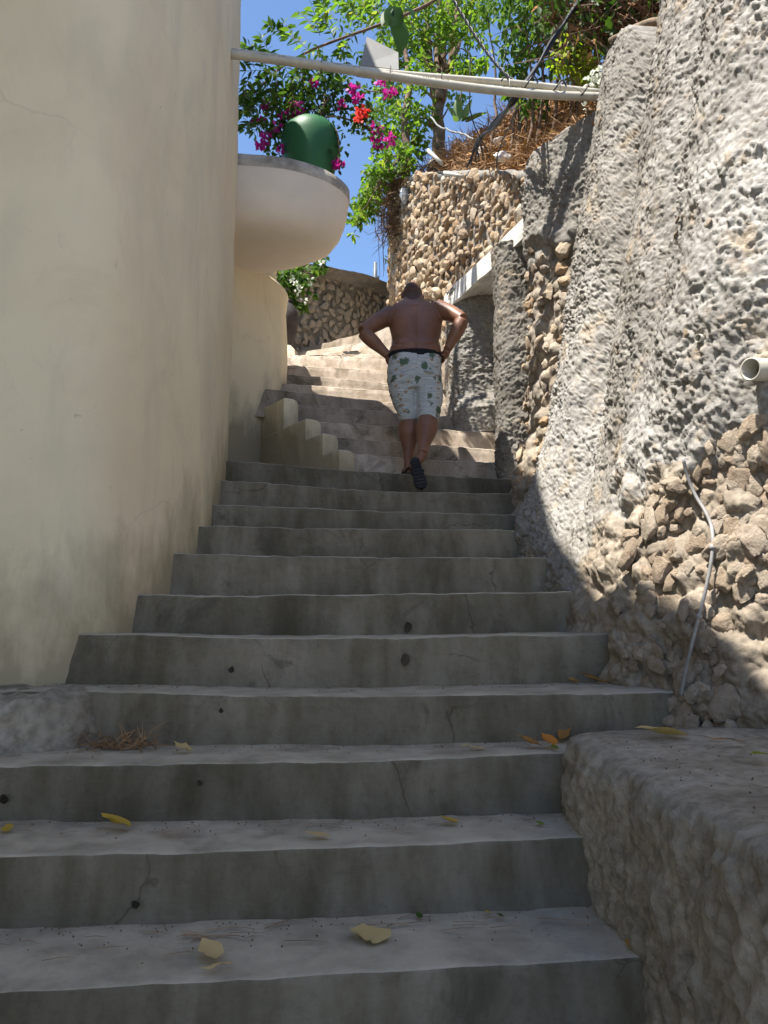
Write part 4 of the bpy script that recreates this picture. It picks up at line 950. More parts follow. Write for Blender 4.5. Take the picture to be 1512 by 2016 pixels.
# bulkhead lamp on the coral wall
lp = P(797, 382, 8.62); lamp = thing('wall_lamp', 'small oval bulkhead lamp fixed to the corner of the coral stone wall', 'lamp', lp)
Rl = Matrix.Rotation(-.5, 3, 'Z')
obj('backplate', *ell(lp+np.array((.0, .05, 0)), (.055, .03, .105), Rl), 'lamp_metal', lamp); obj('glass', *ell(lp+np.array((-.02, .005, 0)), (.042, .042, .085), Rl), 'lamp_glass', lamp)
for s_ in (-1, 0, 1):
    obj('guard_bar', *tube([lp+np.array((-.02+.05*math.sin(a_)*0-.046*math.cos(a_)*.25, -.044*math.cos(a_), (.03*s_ if s_ else 0)+(.095*math.sin(a_) if s_ == 0 else .0)))+np.array(((.045*math.sin(a_) if s_ else 0), 0, 0)) for a_ in np.linspace(-1.5, 1.5, 14)], .005, 6), 'lamp_metal', lamp)
# mast beyond the far wall
mast = thing('metal_mast', 'slim grey metal mast with brackets standing beyond the far rubble wall', 'mast', P(738, 700, 15.5)*np.array((1, 1, 0))+np.array((0, 0, 3.45)))
obj('pole', *tube([P(738, 690, 15.5)*np.array((1, 1, 0))+np.array((0, 0, 3.4)), P(738, 560, 15.5), P(739, 517, 15.5)], [.055, .05, .042], 10), 'pole_metal', mast)
for y_ in (548, 575): obj('clamp', *tube([P(736, y_, 15.5)+np.array((-.05, 0, 0)), P(741, y_-2, 15.5)+np.array((.06, 0, .0))], .04, 6), 'pole_metal', mast)
obj('stay_wire', *tube(spline([P(738, 566, 15.5), P(728, 571, 15.5), P(718, 584, 15.5), P(712, 610, 15.5)], 14), .012, 5), 'black_cable', mast)
obj('stay_wire', *tube(spline([P(740, 566, 15.5), P(755, 573, 15.5), P(770, 582, 15.5)], 14), .012, 5), 'black_cable', mast)
# weep pipes in the big wall (parts of it)
def stub(px, py, r, ln, yaw=0, pitch=-.15, wall=.15):
    p, n = snapA(px, py); ax = np.array((-1, -.55+yaw, pitch)); ax /= np.linalg.norm(ax)
    a_ = p-ax*.08; b_ = p+ax*ln; V1, F1 = tube([a_, b_], r, 20, False); V2, F2 = tube([b_, a_], r*.86, 20, False)
    rimf = [(20+j, 20+(j+1) % 20, 40+(20-(j+1)) % 20 if 0 else 40+(j+1) % 20, 40+j) for j in range(20)]
    V = np.vstack([V1, np.array([b_+(v-b_)*.86 for v in V1[20:]]), np.array([a_+(v-a_)*.86 for v in V1[:20]])])
    F_ = F1+[(20+j, 20+(j+1) % 20, 40+(j+1) % 20, 40+j) for j in range(20)]+[(40+j, 40+(j+1) % 20, 60+(j+1) % 20, 60+j) for j in range(20)]+[tuple(60+j for j in range(20))]
    obj('drain_pipe', V, F_, 'pvc', rwall)
stub(1512, 727, .042, .10); stub(1381, 666, .017, .02); stub(1424, 340, .010, .03, 0, -1.6); stub(1342, 433, .010, .025, 0, -1.6)
# conduit on the rubble
cpts = []
for px, py in [(1356, 905), (1362, 950), (1378, 985), (1405, 1010), (1420, 1035), (1420, 1080), (1406, 1140), (1390, 1200), (1374, 1260), (1360, 1320), (1352, 1370)]:
    p, n = snapA(px, py); cpts.append(p+np.array((-.03, -.02, 0)))
for _ in range(2): cpts = [cpts[0]]+[(cpts[i-1]+cpts[i]*2+cpts[i+1])/4 for i in range(1, len(cpts)-1)]+[cpts[-1]]
C_ = spline(cpts, 60); cond = setp(obj('conduit', *tube(C_, .007, 10), 'grey_conduit', None, C_[-1]), 'grey flexible cable conduit snaking down the rubble face of the wall', 'conduit')
for i_ in (24, 40): obj('collar', *tube([C_[i_], C_[i_+1]], .0125, 10), 'grey_conduit', cond)
# ================================================================== THE POT AND JAR
pc = np.array((-.69, 6.62, 3.985)); pot = thing('plant_pot', 'large glossy dark green round pot standing on the curved ledge', 'pot', pc)
prof = [(.0, .0), (.165, .0), (.18, .01), (.215, .1), (.248, .22), (.27, .34), (.276, .42), (.27, .48), (.25, .535), (.22, .57), (.205, .585), (.19, .58), (.185, .55), (.19, .5)]
obj('vessel', *lathe(prof, 48, pc), 'green_glaze', pot); obj('soil', *lathe([(.0, .53), (.17, .525)], 24, pc), 'soil', pot)
jc = np.array((-1.2, 8.8, 3.165)); jar = thing('stone_jar', 'dark stone jar half hidden behind the cream tower wall', 'jar', jc)
jp = [(.0, .0), (.05, .0), (.09, .08), (.14, .22), (.165, .36), (.16, .46), (.13, .54), (.10, .58), (.085, .60), (.1, .63), (.08, .63), (.06, .58)]
obj('vessel', *lathe([(r_*1.0, z_*1.0) for r_, z_ in jp], 36, jc), 'dark_jar', jar)

# ================================================================== VEGETATION
def leaf_proto(name, mat, L=1., W=.45, fold=.18, curl=.15, pts=5, serr=0):
    V = []; us = np.linspace(0, 1, pts)
    for u_ in us:
        w_ = W*.5*math.sin(math.pi*min(1, u_**.8))**.9*(1-.25*u_); z_ = -curl*u_*u_*L
        V += [(-w_, u_*L, z_+fold*w_), (0, u_*L, z_), (w_, u_*L, z_+fold*w_)]
    Fc = []
    for i in range(pts-1): Fc += [(i*3, i*3+1, i*3+4, i*3+3), (i*3+1, i*3+2, i*3+5, i*3+4)]
    return mesh(name, V, Fc, mat)
def rq(down=.4, yaw=None):
    y_ = random.uniform(0, 2*math.pi) if yaw is None else yaw
    return Euler((random.uniform(-1.2, .3)-down, random.uniform(-.7, .7), y_)).to_quaternion()
def leaf_cloud(C_, size, rng, droop=.5, wr=.45, upb=.3):
    """two folded triangles per leaf, all in one mesh"""
    n = len(C_); d = rng.normal(size=(n, 3)); d[:, 2] -= droop; d /= np.linalg.norm(d, axis=1, keepdims=True)
    up = rng.normal(size=(n, 3))*.8; up[:, 2] += upb; s = np.cross(d, up); s /= np.linalg.norm(s, axis=1, keepdims=True)+1e-9; nn = np.cross(s, d)
    L = size*rng.uniform(.65, 1.25, n)[:, None]; w_ = L*wr*.5
    b_ = C_; m1 = C_+d*L*.45+s*w_-nn*-.12*L*.5; m2 = C_+d*L*.45-s*w_-nn*-.12*L*.5; t_ = C_+d*L-nn*.1*L
    V = np.stack([b_, m1, t_, m2], 1).reshape(-1, 3); k = np.arange(n)*4
    return V, np.vstack([np.stack([k, k+1, k+2], 1), np.stack([k, k+2, k+3], 1)])
def clump(px, py, d, r, n, rng, flat=1.0):
    c_ = P(px, py, d); q = rng.normal(size=(n, 3)); q /= np.linalg.norm(q, axis=1, keepdims=True); q *= (rng.uniform(0, 1, (n, 1))**.45)*r; q[:, 2] *= flat
    return c_+q
def straws(base, n, L, spread, rng, r=.003, mat='dry_straw'):
    """thin bent blades, each a 3-sided sliver"""
    V = []; Fc = []; 
    for i in range(n):
        p = base[i % len(base)]+rng.normal(size=3)*spread; d = rng.normal(size=3); d[2] *= .6; d /= np.linalg.norm(d); l = L*rng.uniform(.4, 1.3); b_ = p+d*l*.5+rng.normal(size=3)*l*.1; e = p+d*l+rng.normal(size=3)*l*.2
        s = np.cross(d, rng.normal(size=3)); s /= np.linalg.norm(s)+1e-9; k = len(V); rr = r*rng.uniform(.6, 1.6)
        V += [p-s*rr, p+s*rr, b_-s*rr, b_+s*rr, e]; Fc += [(k, k+1, k+3, k+2), (k+2, k+3, k+4)]
    return np.array(V), Fc
LEAF = {k: leaf_proto('leaf', k) for k in ('leaf_light', 'leaf_dark', 'leaf_mid', 'leaf_yellow')}
BOUG = leaf_proto('leaf', 'leaf_dark', 1, .72, .2, .2); BOUGM = leaf_proto('leaf', 'leaf_mid', 1, .72, .2, .2)

# ---- trimmed multi-stem tree on the bank
rng = np.random.default_rng(3)
tb = hill_at(866, 308); tb = P(866, 318, tb[1]); tree = thing('tree', 'trimmed tree with several grey-brown stems and pale green leaves above the coral wall', 'tree', tb)
def stem(pts, r, name='stem', par=tree, mat='bark', n=9, m_=26, wob=.02, sd=1):
    C_ = spline(pts, m_); C_ = C_+wob*np.stack([fbm(C_*5, sd), fbm(C_*5, sd+1), fbm(C_*5, sd+2)], 1)
    V, F_ = tube(C_, np.interp(np.linspace(0, 1, m_), np.linspace(0, 1, len(r)), r), n); V = V+.012*np.stack([fbm(V*16, sd+5), fbm(V*16, sd+6), fbm(V*16, sd+7)], 1); obj(name, V, F_, mat, par); return C_
dT = tb[1]
stem([tb, P(864, 270, dT), P(862, 220, dT), P(868, 180, dT)], [.10, .085, .08, .085], 'trunk', sd=11)
for k, (pts) in enumerate([[(864, 200), (852, 160), (846, 110), (843, 60), (838, 0), (834, -60)], [(866, 195), (862, 140), (860, 90), (864, 40), (860, -50)], [(868, 190), (880, 150), (890, 110), (893, 70), (900, 20), (906, -50)],
                           [(866, 185), (872, 140), (873, 95), (880, 55), (884, -20)], [(855, 170), (840, 130), (833, 95), (832, 60)], [(885, 135), (900, 95), (905, 70)]]):
    stem([P(x, y, dT+random.uniform(-.12, .12)) for x, y in pts], [.06, .048, .042, .036, .03], 'branch', sd=20+k*9)
stem([P(798, 345, dT-.6), P(800, 290, dT-.55), P(797, 230, dT-.5), P(806, 170, dT-.5), P(800, 110, dT-.4), P(780, 60, dT-.4)], [.06, .05, .042, .035, .025], 'trunk', sd=90)
cl = []
for px, py, r, n in [(770, 20, .45, 220), (835, 15, .5, 300), (900, 15, .5, 280), (700, 15, .35, 130), (930, 60, .3, 110), (810, 80, .4, 200), (880, 60, .35, 160), (760, 110, .35, 150), (830, 150, .3, 110), (770, 190, .35, 150), (800, 240, .35, 170), (760, 280, .3, 130), (790, 310, .3, 120), (820, 280, .25, 80), (740, 230, .25, 70),
                     (745, 340, .25, 110), (720, 400, .22, 90), (735, 375, .22, 90), (705, 430, .15, 45), (770, 140, .3, 110), (915, 130, .22, 70), (940, 20, .25, 90), (845, 230, .2, 50), (900, 200, .15, 35)]:
    dq = dT-.35+random.uniform(-.35, .35)*1.2; cl.append(clump(px, py, dq, r*.8, int(n*1.5), rng)); e_ = P(px, py, dq); a_ = P(862+(px-862)*.06, min(max(py+60, 90), 250), dT) if py < 260 else P(799, 300, dT-.55)
    stem([a_, a_*.5+e_*.5+np.array((0, 0, .08)), e_], [.016, .010, .004], 'twig', tree, 'bark', 5, 12, .04, int(px+py))
C_ = np.vstack(cl); V, Fc = leaf_cloud(C_, .095, rng, .5, .5); setp(obj('crown', V, Fc, 'leaf_light', tree), kind='stuff')
kk = rng.choice(len(C_), 260, replace=False)
for i in kk: inst('leaf', LEAF['leaf_light'], C_[i]+rng.normal(size=3)*.05, sc=(.10, .10, .10), parent=tree, quat=rq(.4))

# ---- overhanging branch with compound leaves, shade painted in as darker green (its tree stands out of frame above the bank)
rng = np.random.default_rng(5)
ob = thing('leaning_tree', 'slender leaning tree whose leafy branch with pinnate leaves arches over the pipes', 'tree', (2.3, 7.7, hill_z(2.3, 7.7)))
def twigline(pts, r, name='branch', m_=20):
    C_ = spline(pts, m_); obj(name, *tube(C_, np.linspace(r, r*.35, m_), 6), 'bark', ob); return C_
mainb = twigline([P(940, -110, 7.0), P(870, -12, 6.9), P(800, 28, 6.8), P(730, 55, 6.7), P(660, 80, 6.6), P(600, 105, 6.55), P(545, 140, 6.5), P(500, 185, 6.5)], .022, m_=30)
obj('trunk', *tube(spline([np.array((2.3, 7.7, hill_z(2.3, 7.7)-.1)), np.array((2.05, 7.5, 6.3)), np.array((1.6, 7.2, 6.75)), P(940, -110, 7.0)], 20), [.06, .05, .035, .022], 9), 'bark', ob)
lv = []; tips = []
for k, (x, y, dx, dy) in enumerate([(860, -5, -20, -60), (800, 28, -30, -50), (760, 42, -40, -40), (730, 55, -45, -35), (700, 66, -30, 40), (660, 80, -30, -50), (640, 88, -45, 30), (610, 100, -50, -35), (600, 105, -20, 45), (575, 118, -60, -10), (555, 132, -45, 30), (540, 145, -55, -5), (520, 165, -40, 25), (510, 175, -20, 45), (690, 70, -55, -20), (780, 36, 25, 45), (745, 48, 10, 50), (670, 77, 15, 55), (625, 95, 5, 55), (585, 112, 15, 60), (560, 128, 20, 60), (545, 140, 0, 70), (525, 160, 10, 65),
                               (620, 60, -30, -35), (660, 40, -25, -35), (700, 30, -30, -30), (640, 20, -20, -40), (680, 5, -30, -25), (720, 20, -20, -45), (505, 190, -30, 30), (530, 200, -40, 20), (550, 210, -30, 30), (575, 200, -10, 40), (515, 220, -25, 20), (500, 205, -20, -10), (600, 180, 10, 30), (560, 190, -30, 10), (590, 160, -20, 25), (620, 150, 0, 30), (650, 130, 10, 35), (680, 120, 5, 35), (700, 100, 20, 40), (500, 130, -15, -30), (515, 110, -30, -20), (535, 120, -20, -45), (490, 150, -10, 40), (485, 175, -8, 40), (500, 240, -20, 15), (525, 235, -25, 25), (560, 230, -20, 30), (545, 175, -30, 20), (610, 130, -10, 50), (570, 160, 10, 50), (640, 110, 20, 45), (585, 90, -25, -45), (630, 70, -15, -55), (560, 75, -30, -25)]):
    d = 6.45+.0012*(x-500)+random.uniform(-.2, .2); a_ = P(x, y, d); b_ = P(x+dx, y+dy, d+random.uniform(-.12, .12)); m_ = (a_+b_)/2+np.array((0, 0, .02))
    C_ = spline([a_, m_, b_], 12); obj('rachis', *tube(C_, .0028, 4), 'bark', ob)
    t_ = (b_-a_)/np.linalg.norm(b_-a_)
    in_shade = y+.5*dy > 105 or x < 620  # lower and left leaflets get darker green: shade painted into their colour
    for j in range(1, 12, 2):
        for s_ in (-1, 1):
            side = np.cross(t_, (random.uniform(-.3, .3), -1, random.uniform(-.2, .5))); side /= np.linalg.norm(side)
            dv = side*s_+t_*.6+rng.normal(size=3)*.18+np.array((0, 0, -.2)); dv /= np.linalg.norm(dv)
            lv.append((C_[j], dv, random.uniform(.08, .118), 'leaf_dark' if in_shade and random.random() < .8 else ('leaf_mid' if random.random() < .5 else 'leaf_light')))
    lv.append((C_[-1], t_, .085, 'leaf_mid'))
def quat_dir(dv, roll=0):
    y_ = Vector(dv); x_ = y_.cross(Vector((random.uniform(-.5, .5), random.uniform(-.5, .5), 1))); x_.normalize(); z_ = x_.cross(y_)
    return Matrix([[x_[i], y_[i], z_[i]] for i in range(3)]).to_quaternion()
random.shuffle(lv)
rest = {}
for i, (p, dv, L, mt) in enumerate(lv):
    if i < 298: inst('leaf', LEAF[mt], p, sc=(L, L, L), parent=ob, quat=quat_dir(dv))
    else: rest.setdefault(mt, []).append((p, dv, L))
for mt, items in rest.items():
    V = []; Fc = []
    for p, dv, L in items:
        M_ = np.array(quat_dir(dv).to_matrix()); me = LEAF[mt]; k = len(V)
        V += [p+M_@(np.array(v.co)*L) for v in me.vertices]; Fc += [tuple(k+i for i in f.vertices) for f in me.polygons]
    setp(obj('leaves', V, Fc, mt, ob), kind='stuff')
# two big leaves hanging from it
BIG = leaf_proto('leaf', 'leaf_dark', 1, .62, .12, .25, 9)
for (a_, b_, wS) in [((775, 20), (800, 95), 1), ((790, 15), (752, 62), .9), ((770, 15), (748, 40), .8), ((800, 10), (820, 30), .8)]:
    p = P(*a_, 6.55); e = P(*b_, 6.45); L = np.linalg.norm(e-p); inst('leaf', BIG, p, sc=(L*wS, L, L*.8), parent=ob, quat=quat_dir((e-p)/L))

# ---- bougainvillea in the green pot
rng = np.random.default_rng(8)
def bract_mesh(mat):
    V = []; Fc = []
    r = np.random.default_rng(4)
    for k in range(9):
        d = r.normal(size=3); d /= np.linalg.norm(d); s = np.cross(d, r.normal(size=3)); s /= np.linalg.norm(s); c_ = d*.25; i = len(V)
        V += [c_, c_+d*.4+s*.33, c_+d*.85, c_+d*.4-s*.33]; Fc += [(i, i+1, i+2), (i, i+2, i+3)]
    return mesh('flower', V, Fc, mat)
PINK, REDF, WHITEF = bract_mesh('petal_pink'), bract_mesh('petal_red'), bract_mesh('petal_white')
bg = thing('bougainvillea', 'pink and red flowering bougainvillea spilling out of the green pot', 'bougainvillea', pc+np.array((0, 0, .53)))
top0 = pc+np.array((.03, .02, .52))
sprays = [[(635, 215), (640, 170), (640, 130)], [(635, 215), (660, 180), (690, 165), (730, 180), (760, 175)], [(640, 225), (690, 215), (715, 235), (735, 270), (745, 295)], [(600, 235), (570, 230), (545, 250), (520, 270), (530, 300)], [(620, 220), (590, 200), (560, 190), (520, 195)], [(645, 230), (700, 240), (740, 260), (765, 275)],
          [(655, 250), (668, 290), (667, 340)], [(610, 225), (575, 225), (550, 240), (548, 280), (550, 305)], [(630, 215), (610, 180), (590, 160)], [(640, 220), (675, 200), (710, 205), (750, 220)]]
lvs = []
for k, sp_ in enumerate(sprays):
    dd0 = 6.62; pts = [top0+rng.normal(size=3)*.03]+[P(x, y, dd0+random.uniform(-.2, .2)) for x, y in sp_]
    C_ = spline(pts, 24); obj('stem', *tube(C_, np.linspace(.012, .004, 24), 6), 'bark', bg)
    for i in range(3, 24):
        for _ in range(3): lvs.append(C_[i]+rng.normal(size=3)*.045)
for c_ in [(640, 150, .18, 80), (610, 170, .2, 60), (660, 190, .15, 60), (560, 200, .16, 60), (520, 215, .14, 35), (545, 265, .1, 40), (700, 185, .15, 40), (705, 240, .1, 30), (590, 205, .12, 40), (535, 160, .2, 70), (505, 180, .12, 40)]:
    lvs += list(clump(c_[0], c_[1], 6.62, c_[2], c_[3], rng))
lvs = np.array(lvs); rng.shuffle(lvs)
for i, p in enumerate(lvs[:290]): inst('leaf', BOUG if random.random() < .75 else BOUGM, p, sc=(.058,)*3, parent=bg, quat=rq(.5))
V, Fc = leaf_cloud(lvs[290:], .062, rng, .6, .7); setp(obj('leaves', V, Fc, 'leaf_dark', bg), kind='stuff')
for x, y, n, mt in [(580, 207, 4, PINK), (590, 222, 3, PINK), (560, 230, 3, PINK), (550, 245, 2, PINK), (525, 270, 3, PINK), (512, 290, 3, PINK), (508, 240, 1, PINK), (545, 298, 2, PINK), (698, 170, 3, PINK), (705, 197, 3, PINK), (768, 183, 3, PINK), (752, 155, 2, PINK), (667, 320, 4, PINK), (765, 275, 3, PINK), (745, 278, 3, PINK), (742, 250, 1, PINK), (717, 220, 4, REDF), (712, 233, 3, REDF), (620, 155, 1, PINK), (735, 252, 1, PINK), (523, 210, 2, PINK), (672, 208, 1, PINK)]:
    for _ in range(n+1): inst('flower', mt, P(x+random.uniform(-8, 8), y+random.uniform(-8, 8), 6.5+random.uniform(-.05, .05)), (random.uniform(0, 6), random.uniform(0, 6), 0), (.056,)*3, bg)

# ---- plants on the left beyond the tower
rng = np.random.default_rng(12)
wb = thing('white_bougainvillea', 'white flowering climber hanging over the dark jar left of the far wall', 'bougainvillea', (-1.55, 9.0, 3.16))
cl = np.vstack([clump(575, 560, 8.9, .17, 110, rng), clump(560, 590, 8.9, .14, 90, rng), clump(600, 548, 8.9, .17, 100, rng), clump(628, 528, 8.9, .10, 50, rng), clump(575, 595, 8.9, .12, 60, rng), clump(598, 604, 8.9, .06, 25, rng), clump(560, 540, 8.9, .16, 80, rng), clump(618, 582, 8.9, .05, 12, rng), clump(635, 508, 8.9, .06, 20, rng)])
obj('stem', *tube(spline([np.array((-1.55, 9.0, 3.1)), P(548, 620, 9.0), P(560, 590, 8.95), P(585, 555, 8.9), P(630, 515, 8.9)], 16), [.014, .005], 6), 'bark', wb)
for p in cl[:270]: inst('leaf', BOUGM if random.random() < .6 else BOUG, p, sc=(.075,)*3, parent=wb, quat=rq(.5))
V, Fc = leaf_cloud(cl[270:], .075, rng, .6, .7); setp(obj('leaves', V, Fc, 'leaf_mid', wb), kind='stuff')
for x, y in [(578, 552), (583, 560), (590, 570), (598, 592), (565, 600), (632, 515), (611, 550), (566, 596), (585, 575)]:
    inst('flower', WHITEF, P(x, y, 8.78), (random.uniform(0, 6), random.uniform(0, 6), 0), (.055,)*3, wb)

# ---- creeper and dry roots hanging over the left corner of the coral wall
rng = np.random.default_rng(14)
cr = thing('hanging_creeper', 'dry brown hanging roots with a few green leaves on the coral wall corner', 'creeper', P(785, 345, 9.0))
base = np.array([P(x, y, 9.1+random.uniform(-.3, .3)) for x in range(758, 800, 6) for y in range(345, 460, 14) if x > 768+ (y-345)*.02 or random.random() < .55])
V, Fc = straws(base, 900, .32, .05, rng, .004); V2 = V.copy(); setp(obj('dry_roots', V2, Fc, 'dry_twig', cr), kind='stuff')
for k in range(14):
    x = random.uniform(735, 790); a_ = P(x, 430, 9.2); obj('root', *tube(spline([P(780, 370, 9.1), a_+np.array((0, 0, .1)), P(x+random.uniform(-6, 6), random.uniform(470, 560) if k % 5 == 0 else random.uniform(455, 490), 9.2)], 12), [.006, .0025], 5), 'dry_twig', cr)
cl = np.vstack([clump(722, 405, 9.1, .2, 70, rng), clump(700, 428, 9.1, .12, 40, rng), clump(740, 360, 9.2, .2, 70, rng), clump(760, 330, 9.3, .15, 40, rng), clump(696, 462, 9.1, .05, 8, rng), clump(757, 508, 9.1, .03, 5, rng)])
for p in cl: inst('leaf', LEAF['leaf_light'] if random.random() < .7 else LEAF['leaf_yellow'], p, sc=(.1,)*3, parent=cr, quat=rq(.3))

# ---- dry brush over the bank
rng = np.random.default_rng(21)
base = []
for _ in range(2600):
    px, py = random.uniform(800, 1230), random.uniform(190, 348)
    if py < np.interp(px, [800, 900, 1000, 1060, 1130, 1230], [330, 290, 235, 200, 175, 60]): continue
    base.append(hill_at(px, py)+np.array((0, -.02, .05)))
base = np.array(base); V, Fc = straws(base, 9000, .30, .07, rng, .0042)
setp(obj('dry_brush', V, Fc, 'dry_straw'), 'tangle of dead brown stems and dry grass covering the bank above the wall', 'dry brush', kind='stuff')
bb = base[rng.choice(len(base), 2600)]+rng.normal(size=(2600, 3))*.07; px_, py_ = proj(bb); bb = bb[(px_ > 930)]
V, Fc = leaf_cloud(bb+np.array((0, 0, .06)), .075, rng, .5, .6); setp(obj('dead_leaves', V, Fc, 'dry_leaf_mass'), 'orange-brown withered leaves clinging to the dry tangle below the pipes', 'dead leaves', kind='stuff')
# ---- dark shrub mass top right
rng = np.random.default_rng(23)
sb = thing('bank_shrub', 'dark overhanging shrub with bare twigs on top of the bank at upper right', 'shrub', hill_at(1180, 150))
cl = []
for px, py, d, r, n in [(1030, 20, 7.0, .4, 170), (1080, 50, 6.9, .4, 180), (1010, 80, 7.4, .3, 90), (1060, 110, 7.2, .3, 100), (1110, 20, 6.6, .4, 170), (1000, -10, 7.4, .35, 120), (1050, -20, 7.0, .4, 170), (1120, 120, 6.6, .25, 60), (1160, 20, 6.4, .3, 120), (1020, 160, 7.4, .22, 60), (1050, 200, 7.2, .2, 50), (1005, 130, 7.5, .2, 45), (1180, 60, 6.2, .3, 80), (960, 20, 7.8, .2, 50)]:
    cl.append(clump(px, py, d, r*.85, n, rng)); e_ = P(px, py, d); hb = np.array((max(e_[0], wallx(d)+.25), d+.15, 0)); hb[2] = hill_z(hb[0], hb[1])-.03
    stem([hb, hb*.5+e_*.5+np.array((.1, .05, .05)), e_], [.022, .014, .006], 'branch', sb, 'bark', 6, 14, .04, int(px))
C_ = np.vstack(cl); V, Fc = leaf_cloud(C_, .105, rng, 1.0, .42); setp(obj('leaves', V, Fc, 'leaf_mid', sb), kind='stuff')
for i in rng.choice(len(C_), 240, replace=False): inst('leaf', LEAF[random.choice(('leaf_mid', 'leaf_dark', 'leaf_light'))], C_[i]+rng.normal(size=3)*.06, sc=(.13,)*3, parent=sb, quat=rq(.9))
base = np.array([P(random.uniform(1110, 1420), random.uniform(-60, 110), random.uniform(6.0, 6.9)) for _ in range(700)])
base = base[[(proj(p)[1] < np.interp(proj(p)[0], [1100, 1200, 1330, 1420], [190, 80, 70, -10])+10) for p in base]]
V, Fc = straws(base, 2200, .5, .1, rng, .006); setp(obj('twigs', V, Fc, 'dry_twig', sb), kind='stuff')
Vg, Fg = leaf_cloud(base[rng.choice(len(base), 1300)]+rng.normal(size=(1300, 3))*.16, .12, rng, .9, .45); setp(obj('dark_leaves', Vg, Fg, 'leaf_dark', sb), kind='stuff')
V, Fc = leaf_cloud(base[rng.choice(len(base), 600)]+rng.normal(size=(600, 3))*.12, .11, rng, .9, .5); setp(obj('dead_foliage', V, Fc, 'dry_leaf_mass', sb), kind='stuff')
for k in range(7):
    x = 1110+k*28; stem([P(x, 150-k*8, 6.3), P(x+20, 90-k*10, 6.2), P(x+50+k*6, 20-k*12, 6.3), P(x+90, -60, 6.4)], [.03, .022, .014, .01], 'branch', sb, 'bark', 7, 20, .06, 300+k*7)
# root trunk lying over the wall top
rt_ = thing('tree_root', 'thick bare root bending over the top of the rounded pillar', 'tree root', P(1260, 62, 5.45))
stem([P(1200, 85, 5.5), P(1245, 62, 5.4), P(1290, 48, 5.35), P(1340, 45, 5.35), P(1380, 25, 5.3), P(1420, -20, 5.3)], [.03, .05, .055, .06, .06], 'root', rt_, 'root_bark', 12, 30, .02, 400)
stem([P(1330, 45, 5.4), P(1318, 10, 5.4), P(1300, -40, 5.5)], [.035, .03, .03], 'branch', rt_, 'root_bark', 9, 14, .01, 410)
stem([P(1345, 50, 5.3), P(1335, 10, 5.35), P(1320, -40, 5.4)], [.028, .025, .022], 'branch', rt_, 'root_bark', 9, 14, .01, 420)
stem([P(1338, 78, 5.0), P(1325, 40, 5.05), P(1310, -30, 5.1)], [.012, .012, .012], 'cane', rt_, 'dry_straw', 7, 14, .0, 430)
setp(obj('dead_stem', *tube(spline([P(1120, 70, 6.5), P(1150, 82, 6.4), P(1190, 100, 6.3), P(1215, 112, 6.2)], 14), .028, 8), 'root_bark', None, P(1120, 70, 6.5)), 'bare dead stem lying across the shrub above the pipes', 'stem')
# bright yellow-green shrub
rng = np.random.default_rng(26)
ys_ = thing('leafy_sapling', 'bright yellow-green sapling with small paired leaflets above the pipes', 'sapling', P(1130, 170, 6.3))
for k, (a_, b_) in enumerate([((1130, 170), (1100, 85)), ((1140, 165), (1125, 105)), ((1135, 168), (1160, 110)), ((1120, 160), (1090, 130)), ((1150, 160), (1185, 125)), ((1130, 150), (1140, 80))]):
    C_ = spline([P(*a_, 6.25), (P(*a_, 6.25)+P(*b_, 6.1))/2+rng.normal(size=3)*.04, P(*b_, 6.1)], 14); obj('stem', *tube(C_, [.006, .003], 5), 'bark', ys_)
    for i in range(2, 14):
        for s_ in (-1, 1):
            for _ in range(2): inst('leaf', LEAF['leaf_yellow'], C_[i]+rng.normal(size=3)*.04, sc=(.07, .06, .06), parent=ys_, quat=rq(.1))
# rosette plant and sky-side saplings
rng = np.random.default_rng(28)
rs = thing('rosette_plant', 'pale green upright broad-leaved plant on the bank beside the tree trunks', 'plant', P(905, 240, 8.6))
BROAD = leaf_proto('leaf', 'leaf_glauc', 1, .42, .15, .2, 6)
for k, (x, y) in enumerate([(885, 205), (895, 190), (905, 180), (915, 185), (925, 200), (935, 215), (890, 225), (920, 225), (903, 200), (945, 222), (955, 215)]):
    a_ = P(905+(x-905)*.25, 240, 8.6); e = P(x, y, 8.55+random.uniform(-.1, .1)); L = np.linalg.norm(e-a_); inst('leaf', BROAD, a_, sc=(max(L, .2)*.8, L, L), parent=rs, quat=quat_dir((e-a_)/L))
sp2 = thing('feathery_sapling', 'feathery light green sapling against the sky right of the tree trunks', 'sapling', P(925, 190, 8.4))
obj('stem', *tube(spline([P(905, 200, 8.4), P(915, 150, 8.4), P(930, 115, 8.4)], 12), [.01, .004], 6), 'bark', sp2)
for p in np.vstack([clump(935, 135, 8.4, .18, 70, rng, .6), clump(905, 130, 8.4, .14, 40, rng), clump(950, 120, 8.4, .1, 25, rng)]): inst('leaf', LEAF['leaf_light'], p, sc=(.1,)*3, parent=sp2, quat=rq(.2))
# white flowers by the pillar
rng = np.random.default_rng(31)
wf = thing('white_climber', 'small white flowering climber between the pipe ends and the pillar', 'climber', P(1170, 210, 5.6))
obj('stem', *tube(spline([P(1190, 235, 5.6), P(1175, 190, 5.55), P(1180, 135, 5.5)], 12), [.008, .004], 6), 'bark', wf)
for p in np.vstack([clump(1180, 205, 5.55, .09, 30, rng), clump(1170, 160, 5.55, .06, 10, rng)]): inst('leaf', BOUGM, p, sc=(.05,)*3, parent=wf, quat=rq(.4))
for x, y in [(1160, 150), (1172, 142), (1185, 140), (1168, 160), (1180, 155), (1192, 146), (1158, 162), (1152, 212), (1160, 222), (1156, 232), (1165, 208), (1178, 168)]:
    inst('flower', WHITEF, P(x, y, 5.45), (random.uniform(0, 6), random.uniform(0, 6), 0), (.05,)*3, wf)
